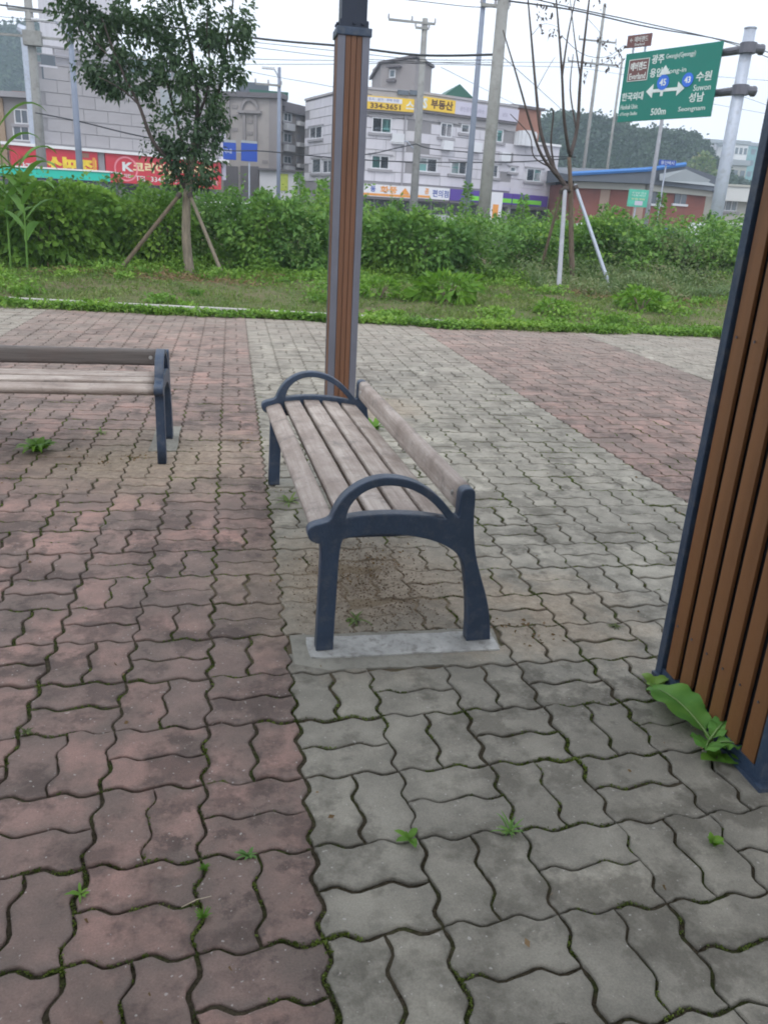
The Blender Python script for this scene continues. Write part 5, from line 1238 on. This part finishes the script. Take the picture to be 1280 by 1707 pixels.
# ---- distant flats at right
def far_block(lab, u0, u1, vt, y, mat, depth=14, rows=6, cols=4):
    a, b = at(u0, 300, y), at(u1, 300, y); t = at((u0 + u1) / 2, vt, y).z; og = ((a.x + b.x) / 2, y, 0); W = Wall(a.x, y, b.x, y, og); s_ = empty('distant_flats', og, lab, 'building', None); W.part('wall', s_, mat, 0, W.L, -.2, t, -depth, 0); W.part('parapet', s_, M['gable'], -.4, W.L + .4, t + .01, t + 1.1, -depth - .4, .4)
    for r in range(rows):
        for c in range(cols):
            z = t - (t - 1) * (r + .75) / (rows + .3); w0 = W.L * (c + .2) / cols; w = W.part('window', s_, M['glass_grey'], w0, w0 + W.L * .6 / cols, z, z + (t / rows) * .45, .0, .15)
far_block('pale distant apartment block with banded floors left of the sign post', 1152, 1212, 238, 260, M['wall_grey'])
far_block('white distant apartment block just right of the sign post', 1214, 1236, 240, 250, M['white'], rows=7, cols=3)
far_block('bluish glassy distant tower next to the slatted pillar', 1240, 1262, 243, 300, M['glass_teal'], rows=8, cols=2)
far_block('lower pale distant house in front of the distant apartments', 1205, 1240, 275, 180, M['beige_low'], rows=3, cols=3)

# ---- hills with woods
def hill(name, prof, y0, depth, seed, mat, back=.35):
    us = np.array([p[0] for p in prof]); 
    xs0 = np.array([at(p[0], p[1], y0).x for p in prof]); zs0 = np.array([at(p[0], p[1], y0).z for p in prof]); nx, ny = 520, 90
    X, Q = np.meshgrid(np.linspace(xs0[0], xs0[-1], nx), np.linspace(0, 1, ny)); H = np.interp(X, xs0, zs0); rng = np.random.default_rng(seed)
    env = np.where(Q < .5, np.sin(Q / .5 * math.pi / 2) ** .8, np.cos((Q - .5) / .5 * math.pi / 2) ** .8); Y = y0 - depth * .5 + Q * depth
    Z = H * env; cs = max(1.7, y0 / 100.0)
    n = int((xs0[-1] - xs0[0]) * depth / (cs * cs) * .9); n = min(n, 9000)
    tx, ty, tr, th = rng.uniform(xs0[0], xs0[-1], n), rng.uniform(Y.min(), Y.max(), n), rng.uniform(.6, 1.25, n) * cs, rng.uniform(.5, 1.3, n) * cs * .9
    add = np.zeros_like(Z); dx = X[0, 1] - X[0, 0]; dy = Y[1, 0] - Y[0, 0]
    for a, b, r, h in zip(tx, ty, tr, th):
        i0, i1 = int((a - r - X[0, 0]) / dx), int((a + r - X[0, 0]) / dx) + 2; j0, j1 = int((b - r - Y[0, 0]) / dy), int((b + r - Y[0, 0]) / dy) + 2
        i0, j0 = max(i0, 0), max(j0, 0); sx, sy = X[j0:j1, i0:i1], Y[j0:j1, i0:i1]
        d2 = ((sx - a) ** 2 + (sy - b) ** 2) / r ** 2; add[j0:j1, i0:i1] = np.maximum(add[j0:j1, i0:i1], np.where(d2 < 1, h * np.sqrt(np.clip(1 - d2, 0, 1)), 0))
    Z = Z - cs * .6 + add + rng.normal(0, cs * .10, Z.shape); Z = np.where(env < .02, -.3, Z)
    idx = np.arange(X.size).reshape(X.shape); fq = np.stack([idx[:-1, :-1], idx[:-1, 1:], idx[1:, 1:], idx[1:, :-1]], -1).reshape(-1, 4)
    tag(np_mesh(name, np.stack([X, Y, Z], -1).reshape(-1, 3), fq, mat, None, True), kind='structure')
    m_ = 26000; jj = rng.integers(0, ny // 2 + 6, m_); ii = rng.integers(0, nx, m_); P = np.stack([X[jj, ii] + rng.normal(0, dx, m_), Y[jj, ii], Z[jj, ii] + rng.normal(.1, .35, m_) * cs * .6], 1); P = P[P[:, 2] > 1]
    N = rng.normal(0, .7, P.shape); N[:, 2] += .5; V, Fc = leaves(P, N, rng.uniform(.25, .6, len(P)) * cs, .7, .3, rng)
    return tag(np_mesh('hill_foliage', V, Fc, M['hill_leaf']), 'tree crowns covering the hill behind the street', kind='stuff')
def wood_hill(nm, a, b, s):
    t = NT(nm); n1 = t.noise(t.pos(), s, 5, .7); return t.finish(t.ramp(n1, [(.35, a), (.65, b)]), .95, 0, t.noise(t.pos(), s * 6, 3), .6, 1.0, .1)
M['hill_leaf'] = leaf_mat('hill_leaf', [(.02, .045, .025), (.035, .07, .035), (.055, .095, .045)], trans=.1, patch=.05)
M['hill'] = wood_hill('wooded_hill', (.012, .028, .016), (.035, .06, .03), .12)
hill('wooded_hill', [(838, 300), (860, 245), (905, 203), (930, 197), (960, 198), (990, 204), (1015, 208), (1040, 215), (1062, 224), (1085, 222), (1102, 232), (1122, 226), (1137, 232), (1143, 262), (1160, 285), (1185, 300), (1230, 320)], 190, 70, 3, M['hill'])
hill('wooded_hill', [(-420, 90), (-200, 70), (-60, 62), (0, 54), (30, 52), (60, 50), (95, 46), (130, 60), (200, 90), (300, 140), (380, 170), (450, 190), (520, 200), (600, 240), (660, 330)], 330, 120, 5, M['hill'])
hill('wooded_hill', [(1080, 300), (1150, 268), (1190, 262), (1230, 270), (1260, 268), (1300, 262), (1380, 250), (1500, 262), (1700, 330)], 420, 120, 6, M['hill'])
tp_ = at(1165, 300, 130)
shr = empty('round_tree', (tp_.x, 130, 0), 'soft yellowish-green tree beyond the brick building near the sign post', 'tree'); mb = MB(); mb.tube([(0, 0, -.1), (0, 0, 7)], [.3, .15], 6); mb.build('trunk', M['bark'], shr)
d = RNG.normal(0, 1, (1500, 3)); d /= np.linalg.norm(d, axis=1, keepdims=True); P = d * np.array([2.6, 2.6, 5.2]) * (1 - np.abs(RNG.normal(0, .15, (1500, 1)))); P[:, 2] += 8.2; foliage('crown', P, d, RNG.uniform(.4, .8, 1500), M['pale_leaf'], shr, .7)

# ---- hazy air
hm = bpy.data.materials.new('haze'); hm.use_nodes = True; ht = hm.node_tree; ht.nodes.clear()
ho = ht.nodes.new('ShaderNodeOutputMaterial'); hv = ht.nodes.new('ShaderNodeVolumePrincipled')
hv.inputs['Color'].default_value = (.70, .85, 1.0, 1); hv.inputs['Density'].default_value = HAZE; hv.inputs['Anisotropy'].default_value = .2
ht.links.new(hv.outputs[0], ho.inputs['Volume'])
mb = MB(); mb.bbox((-610, -50, -1.5), (710, 630, 106)); tag(mb.build('haze', hm), 'thin morning haze over the street', kind='stuff')

# ================================================================== STREET FURNITURE
# direction sign
SY0, SY1 = 27.0, 24.0
TL, BL_, TR, BR = at(1040, 95, SY0), at(1030, 208, SY0), at(1205, 62, SY1), at(1185, 190, SY1)
x0, x1 = (TL.x + BL_.x) / 2, (TR.x + BR.x) / 2; zt_, zb2 = (TL.z + TR.z) / 2, (BL_.z + BR.z) / 2
gp = at(1190, 372, 23.4); ogs = (at(1222, 200, 23.4).x, 23.4, 0)
gs = empty('direction_sign', ogs, 'large green road direction sign on two arms of a tall grey post', 'road sign')
W = Wall(x0, SY0, x1, SY1, ogs); Hh = zt_ - zb2; L = W.L
W.part('panel', gs, M['sign_green'], 0, L, zb2, zt_, -.05, 0, bevel=.01)
for k in (.25, .75): W.part('stiffener', gs, M['steel'], .1, L - .1, zb2 + Hh * k - .05, zb2 + Hh * k + .05, -.14, -.052)
def T(body, mat, fu, fv, h, w=None, bold=.015): return W.text(gs, body, M[mat], L * fu, zb2 + Hh * (1 - fv), Hh * h, L * w if w else None, .0, bold)
W.part('brown_panel', gs, M['sign_brown'], L * .055, L * .27, zb2 + Hh * .60, zb2 + Hh * .90, .0, .012)
for (a0, a1, z0, z1) in ((.05, .275, .895, .905), (.05, .275, .59, .60), (.05, .055, .59, .905), (.27, .275, .59, .905)): W.part('white_edge', gs, M['ink_white'], L * a0, L * a1, zb2 + Hh * z0, zb2 + Hh * z1, .0, .014)
W.text(gs, '에버랜드', M['ink_white'], L * .163, zb2 + Hh * .80, Hh * .12, L * .18, .012, .02); W.text(gs, 'Everland', M['ink_white'], L * .163, zb2 + Hh * .66, Hh * .09, L * .18, .012, .01)
T('광주', 'ink_white', .365, .13, .13, .13, .02); T('Gwangju(Gyeonggi)', 'ink_white', .60, .12, .085, .30, .0)
T('용인', 'ink_white', .365, .32, .13, .13, .02); T('Yong-in', 'ink_white', .57, .33, .09, .22, .0)
T('수원', 'ink_white', .87, .44, .13, .15, .02); T('Suwon', 'ink_white', .87, .59, .085, .17, .0)
T('성남', 'ink_white', .83, .72, .13, .15, .02); T('Seongnam', 'ink_white', .80, .88, .085, .27, .0)
T('한국외대', 'ink_white', .14, .63, .12, .24, .02); T('Hankuk Univ.', 'ink_white', .12, .78, .07, .20, .0); T('of Foreign Studies', 'ink_white', .12, .89, .07, .20, .0); T('500m', 'ink_white', .455, .88, .10, .16, .01)
mb = MB(); zc = zb2 + Hh * .42
W.box(mb, L * .36, L * .62, zc - .045, zc + .045, .0, .013); W.box(mb, L * .46 - .045, L * .46 + .045, zc - .16, zc + Hh * .26, .0, .012)
def tri(mb, a, z, da, dz):
    pv = [W.p + W.d * (a + x) + Vector((0, 0, z + y)) + W.n * o - W.org for o in (.0, .014) for x, y in ((da, dz), (-dz * .8, da * .8), (dz * .8, -da * .8))]
    mb.add(pv, [(0, 1, 2), (3, 5, 4), (0, 3, 4, 1), (1, 4, 5, 2), (2, 5, 3, 0)])
tri(mb, L * .36, zc, -.24, 0); tri(mb, L * .62, zc, .24, 0); tri(mb, L * .46, zc + Hh * .22, 0, .25); mb.build('arrows', M['ink_white'], gs)
def disc(a, z, r, txt):
    mb = MB(); c = W.p + W.d * a + Vector((0, 0, z)) - W.org; mb.tube([c + W.n * .012, c + W.n * .022], r, 24); o = mb.build('route_badge', M['route_blue'], gs); W.text(gs, txt, M['ink_white'], a, z, r * .9, r * 1.1, .023, .02)
disc(L * .46, zb2 + Hh * .53, .21, '45'); disc(L * .715, zb2 + Hh * .53, .19, '43')
ptop = at(1250, 48, 23.4); mb = MB(); mb.tube([(0, 0, -.3), (0, 0, 3), (0, 0, ptop.z)], [.20, .18, .155], 12); mb.build('post', M['steel'], gs, smooth=True)
mb = MB(); mb.tube([(0, 0, ptop.z), (0, 0, ptop.z + .03)], .17, 12); mb.build('cap', M['steel'], gs)
for v in (80, 151):
    z = at(1235, v, 23.4).z; e = W.p + W.d * (L * .9) - W.n * .25 + Vector((0, 0, z)) - W.org
    mb = MB(); mb.tube([(.42, -.05, z), (.1, -.17, z), e - Vector((0, 0, .0))], [.12, .12, .10], 10); mb.build('arm', M['steel_dark'], gs)
    mb = MB(); mb.tube([(.0, -.05, z - .13), (.0, -.05, z + .13)], .225, 12); mb.build('clamp', M['steel_dark'], gs)
    mb = MB(); mb.tube([(.38, -.04, z), (.46, -.04, z)], .14, 10); mb.build('flange', M['steel_dark'], gs)
    mb = MB(); mb.tube([e, W.p + W.d * (L * .35) - W.n * .22 + Vector((0, 0, z)) - W.org], .07, 8); mb.build('rear_beam', M['steel_dark'], gs)
a, b = at(1045, 62, 27.2), at(1086, 84, 27.2); yb = (27.3, 26.6); a, b, c = at(1046, 72, 27.3), at(1086, 66, 26.6), None
Wn2 = Wall(a.x, 27.3, b.x, 26.6, (a.x, 27.3, 0)); bs = empty('brown_sign', (a.x, 27.3, 0), 'small brown tourist sign mounted above the green direction sign', 'road sign'); z1b = (at(1046, 62, 27.3).z + at(1086, 53, 26.6).z) / 2; z0b = (at(1044, 82, 27.3).z + at(1084, 75, 26.6).z) / 2
Wn2.part('panel', bs, M['sign_brown'], 0, Wn2.L, z0b, z1b, 0, .05); Wn2.text(bs, '← 에버랜드', M['ink_white'], Wn2.L * .5, (z0b + z1b) / 2 + .04, .16, Wn2.L * .75, .05); Wn2.text(bs, 'Everland', M['ink_white'], Wn2.L * .55, z0b + .07, .07, None, .05)
for f in (.25, .75): Wn2.part('bracket', bs, M['steel'], Wn2.L * f - .02, Wn2.L * f + .02, zt_ - .3, z1b - .05, -.06, -.002)

def pole(name, lab, u, vtop, y, r0, r1, mat, cat='pole', arms=(), vref=None, group=None):
    v0 = 343 + .058 * (u[1] - 385); x = at(u[1], v0, y).x; top = at(u[0], vtop, y).z
    o = empty(name, (x, y, -.1), lab, cat, group); mb = MB(); mb.tube([(0, 0, -.2), (0, 0, top * .5), (0, 0, top + .1)], [r0, (r0 + r1) / 2, r1], 10); mb.build('shaft', mat, o, smooth=True)
    for (v, dx0, dx1, r, kind) in arms:
        z = at((u[0] + u[1]) / 2, v, y).z + .1; mb = MB()
        if kind == 'cross': mb.box(((dx0 + dx1) / 2, -.12, z), (abs(dx1 - dx0), .09, .1)); mb.build('crossarm', M['pole_grey'], o); 
        if kind == 'cross':
            for q in (0, .5, 1): mb = MB(); xx = dx0 + (dx1 - dx0) * q; mb.tube([(xx, -.12, z + .05), (xx, -.12, z + .25)], [.05, .035], 8); mb.build('insulator', M['sill'], o)
        if kind == 'lamp': mb.tube([(0, 0, z - .5), (dx1 * .5, 0, z), (dx1, 0, z)], [.05, .04, .035], 6); mb.build('lamp_arm', M['steel'], o); mb = MB(); mb.box((dx1, 0, z - .03), (.7, .25, .1)); mb.build('lamp_head', M['frame_white'], o)
        if kind == 'box': mb.box(((dx0 + dx1) / 2, -.2, z), (abs(dx1 - dx0), .4, .6)); mb.build('transformer', M['pole_grey'], o)
    return o
pole('utility_pole', 'thick grey concrete utility pole right of the slim brown post', (832, 805), -40, 26, .20, .165, M['pole_grey'], 'pole', [(-10, -1, 1, 0, 'cross')])
pole('street_lamp', 'slim blue-grey pole left of the thick utility pole', (810, 775), -30, 31, .13, .08, M['pole_blue'], 'pole', [(8, -.1, .9, 0, 'cross')])
pole('utility_pole', 'pale pole with a street lamp rising before the building corner', (701, 688), 30, 46, .24, .14, M['pole_grey'], 'pole', [(38, -1.9, .5, 0, 'cross'), (47, -.5, .2, 0, 'cross'), (237, -.2, -1.1, 0, 'lamp')])
pole('street_lamp', 'slim pale lamp pole in front of the beige-grey inn', (463, 464), 112, 50, .13, .09, M['pole_blue'], 'lamp', [(114, 0, -.6, 0, 'lamp'), (143, -1.3, .1, 0, 'cross')])
pole('utility_pole', 'grey utility pole with a transformer at the far left', (52, 75), -20, 45, .26, .17, M['pole_grey'], 'pole', [(66, -.3, .5, 0, 'box'), (20, -.9, .9, 0, 'cross'), (63, -1.4, 1.6, 0, 'cross')])
pole('street_lamp', 'blue-grey lamp pole before the block-faced building', (113, 137), 35, 42, .17, .11, M['pole_blue'], 'lamp', [(38, 0, -1.2, 0, 'lamp'), (66, -.2, .9, 0, 'cross')])
pole('sign_pole', 'thin white pole standing below the green direction sign', (1112, 1074), 175, 44, .14, .09, M['stake_white'], 'pole')
pole('utility_pole', 'faint thin pole left of the green direction sign', (1014, 998), 95, 80, .15, .1, M['pole_grey'], 'pole')
pole('utility_pole', 'thin dark pole with cross-arms behind the bare tree', (972, 960), 2, 60, .14, .1, M['pole_grey'], 'pole', [(66, -1.6, 1.1, 0, 'cross'), (104, -2.2, 1.3, 0, 'cross')])

# two blue signs
for (u0, u1, v0, v1, lab) in ((372, 394, 237, 267, 'left blue board of the pair before the inn'), (402, 429, 238, 270, 'right blue board of the pair before the inn')):
    s_, W, zt2, zb3 = post_sign(lab, u0, v0, u1, v1, 48, M['sign_blue'], 0, pole=(u0 > 400)); 
    if u0 < 400: W.text(s_, '시내', M['ink_white'], W.L * .3, (zt2 + zb3) / 2, .25, None, .08)
    W.part('top_strip', s_, M['gable'], 0, W.L, zt2 + .01, zt2 + .12, 0, .08)
    if u0 < 400: W.part('bracket', s_, M['steel'], W.L, W.L + .35, (zt2 + zb3) / 2 - .04, (zt2 + zb3) / 2 + .04, -.09, -.01)

# bus shelter with the turquoise roof
a, b = at(-40, 280, 38), at(183, 292, 37.0); og = ((a.x + b.x) / 2, 38, 0); W = Wall(a.x, 38, b.x, 37.0, og); bs_ = empty('bus_shelter', og, 'bus shelter with a turquoise roof beam behind the corn', 'bus shelter'); zt2, zb3 = W.on(100, 283)[1], W.on(100, 298)[1]
W.part('roof_beam', bs_, M['turquoise'], 0, W.L, zb3, zt2, -.1, .0); W.part('roof', bs_, M['white'], -.05, W.L + .02, zt2 + .003, zt2 + .06, -1.6, .05); W.part('underside_rail', bs_, M['navy_dark'], 0, W.L, zb3 - .08, zb3 - .004, -.09, -.01)
for f in (.02, .35, .68, .97): W.part('post', bs_, M['navy_dark'], W.L * f, W.L * f + .09, -.1, zb3 - .085, -.09, -.02)
a0, a1, z0, z1 = W.rect(138, 296, 152, 330); W.part('glass_panel', bs_, simple('pale_blue_poster', (.35, .55, .62), .4), a0, a1, .3, zb3 - .1, -1.4, -1.36); a0, a1, z0, z1 = W.rect(105, 296, 134, 302); W.part('orange_notice', bs_, M['sign_orange'], a0, a1, z0, z1 - .05, -1.4, -1.36)
W.part('back_panel', bs_, M['glass_grey'], .2, W.L * .55, .5, zb3 - .1, -1.45, -1.41)

# parked cars on the road, mostly hidden by weeds
def car(lab, u, y, col, rz=0.0, van=False):
    x = at(u, 345, y).x; o = empty('parked_car', (x, y, -.03), lab, 'car', None, rz); pm = simple('car_paint', col, .25, .04, 1, spec=.6)
    h = 1.85 if van else 1.45; prof = [(-2.2, .35), (-2.25, .75), (-2.1, .9), (-1.5, .98 if not van else 1.1), (-1.0 if not van else -1.3, h - .08), (-.6, h), (1.0, h), (1.35 if not van else 2.0, h - .1), (1.9 if not van else 2.15, .98), (2.2, .9), (2.25, .5), (2.15, .32)]
    mb = MB(); n = len(prof); 
    vs = [(a, s * (.86 if z < 1.0 else .70), z) for s in (-1, 1) for a, z in prof]; mb.add(vs, [tuple(range(n)), tuple(range(2 * n - 1, n - 1, -1))] + [(k, k + n, (k + 1) % n + n, (k + 1) % n) for k in range(n)]); mb.build('body', pm, o, bevel=0)
    for s in (-1, 1):
        mb = MB(); mb.add([(-1.3, s * .80, 1.0), (-.85, s * .735, h - .14), (.95, s * .735, h - .14), (1.5, s * .80, 1.0)], [(0, 1, 2, 3)]); 
        me = mb.build('side_window', M['glass_dark'], o)
        for wx in (-1.4, 1.4):
            mb = MB(); mb.tube([(wx, s * .74, .33), (wx, s * .89, .33)], .33, 14); w_ = mb.build('wheel', M['recess'], o); mb = MB(); mb.tube([(wx, s * .885, .33), (wx, s * .9, .33)], .2, 10); mb.build('rim', M['steel'], w_)
        mb = MB(); mb.box((-2.22, s * .62, .72), (.08, .3, .14)); mb.build('headlight', M['frame_white'], o); mb = MB(); mb.box((2.22, s * .62, .8), (.08, .25, .16)); mb.build('tail_light', M['ink_red'], o)
    return o
car('white car glimpsed over the weeds below the blue boards', 420, 40, (.75, .75, .76)); car('white car half hidden right of the leafy tree', 372, 45.2, (.7, .7, .72))
car('silver car glimpsed behind the weeds right of the bare tree', 1000, 40.5, (.55, .57, .6), .03); car('white van glimpsed over the weeds before the beige shed', 1205, 41, (.72, .74, .75), 0, True)
car('dark blue car in front of the brick building', 1118, 45, (.03, .07, .2)); car('grey car parked before the purple shop fascia', 735, 45.5, (.3, .31, .33))
p = at(928, 340, 50)
sgb = empty('standing_banner', (at(820, 340, 50).x, 50, .1), 'white standing banner beside the thick utility pole', 'banner'); zt3 = at(820, 320, 50).z; mb = MB(); mb.bbox((-.1, -.03, 0), (.62, .03, zt3 - .1)); mb.build('cloth', M['sign_white'], sgb); mb = MB(); mb.bbox((.05, -.045, 1.2), (.4, -.032, 2.1)); mb.build('picture', M['sign_orange'], sgb); mb = MB(); mb.tube([(-.14, 0, -.05), (-.14, 0, zt3)], .03, 6); mb.build('pole', M['steel'], sgb)

# ---- unseen roof added over pillar and post, sized to shade the near paving
pr = empty('added_shade_roof', (-.6, -1.0, 0), 'unseen dark steel roof added overhead to shade the near paving', 'shelter')
rb0 = MB(); rb0.bbox((-2.9, -3.2, 2.80), (2.9, 2.1, 2.86)); rb0.build('roof_deck', M['navy_dark'], pr)
for yy in (-3.1, -2.0, -.9, .2, 1.05, 1.95): mb = MB(); mb.bbox((-2.9, yy - .05, 2.672), (2.9, yy + .05, 2.797)); mb.build('beam', M['navy_dark'], pr)
for (xx, yy) in ((-2.5, 1.95), (-2.5, -1.5), (2.08, -1.5)): mb = MB(); mb.bbox((xx - .1, yy - .1, 0), (xx + .1, yy + .1, 2.67)); mb.build('leg', M['brown_post'], pr)
mb = MB(); mb.bbox((1.27, 2.12, 2.86), (1.41, 6.8, 2.99)); mb.build('long_beam', M['navy_dark'], pr)

# ---- wires
WN = 0
def wire(lab, pts, r=.012, sag=0.0):
    """pts: (u, v, y) sight points the wire passes through"""
    P = [at(*p) for p in pts]; k = len(P); sm = []
    for i in range((k - 1) * 8 + 1):
        t = i / 8; j = min(int(t), k - 2); f = t - j; Q = [P[max(0, min(k - 1, j + q))] for q in (-1, 0, 1, 2)]
        sm.append(.5 * ((2 * Q[1]) + (Q[2] - Q[0]) * f + (2 * Q[0] - 5 * Q[1] + 4 * Q[2] - Q[3]) * f * f + (3 * Q[1] - Q[0] - 3 * Q[2] + Q[3]) * f ** 3))
    o_ = sm[0].copy(); mb = MB(); mb.tube([s - o_ for s in sm], r, 5); o = mb.build('power_line', M['wire'], None, loc=o_); tag(o, lab, 'power line', 'overhead wires')
wire('thick dark cable crossing behind the leafy tree top to the utility pole', [(-60, 2, 44), (0, 8, 43), (130, 25, 38), (420, 63, 33), (570, 77, 30), (700, 92, 28), (830, 91, 26)], .035)
wire('thin wire just below the thick dark cable', [(-40, 24, 44), (130, 40, 39), (420, 70, 34), (570, 86, 31), (700, 99, 29), (828, 100, 26.2)], .010)
wire('thin wire second below the thick dark cable', [(420, 78, 34), (560, 95, 31), (700, 103, 29), (826, 108, 26.2)], .010)
wire('thin level wire left of the slim brown post', [(380, 97, 45), (480, 100, 45), (560, 101, 45), (760, 108, 45), (960, 112, 60)], .014)
wire('thin level wire under the first level wire', [(380, 107, 45), (560, 107, 45), (760, 104, 45), (965, 104, 60)], .014)
wire('faint wire sloping above the inn roof', [(360, 108, 50), (460, 128, 48), (535, 141, 46), (620, 158, 46)], .012)
wire('black cable crossing in front of the blue boards', [(60, 188, 44), (135, 203, 42), (240, 228, 42), (372, 250, 46), (440, 252, 46), (570, 264, 46), (690, 270, 46), (850, 270, 44), (950, 264, 44)], .030)
wire('black cable sagging left from the pale lamp pole', [(560, 262, 42), (620, 256, 44), (660, 247, 45), (693, 240, 45.7)], .028)
wire('black cable leading right from the pale lamp pole', [(693, 240, 45.7), (720, 248, 45), (800, 255, 44), (900, 260, 43), (960, 262, 42)], .028)
wire('upper cable running from top centre to the green sign', [(780, -6, 26), (850, 2, 27), (960, 18, 30), (1080, 45, 34), (1200, 66, 40), (1290, 90, 44)], .026)
wire('lower cable running from the utility pole towards the green sign', [(840, -14, 27), (940, 10, 30), (1090, 42, 34), (1210, 70, 38), (1290, 100, 44)], .020)
wire('wire along the upper sky right of the slim brown post', [(640, -4, 30), (700, 2, 29), (780, 11, 28), (825, 12, 26)], .012)
wire('thin wire from utility pole down to the building roof', [(735, 112, 30), (790, 140, 40), (860, 175, 58)], .010)
wire('guy wire slanting down from the utility pole', [(838, 95, 26), (900, 150, 32), (960, 205, 44)], .010)
wire('wire from bare tree cross-arm past the green sign', [(960, 104, 60), (1100, 120, 62), (1290, 135, 64)], .014)
wire('thin wire low behind the direction sign post', [(960, 112, 60), (1190, 150, 50), (1290, 180, 44)], .010)
wire('thin pair wire low behind the direction sign post', [(1180, 172, 50), (1290, 192, 50)], .010)
wire('faint wire above the left roofs', [(-30, 35, 44), (52, 36, 44), (115, 42, 42), (300, 70, 60)], .010)
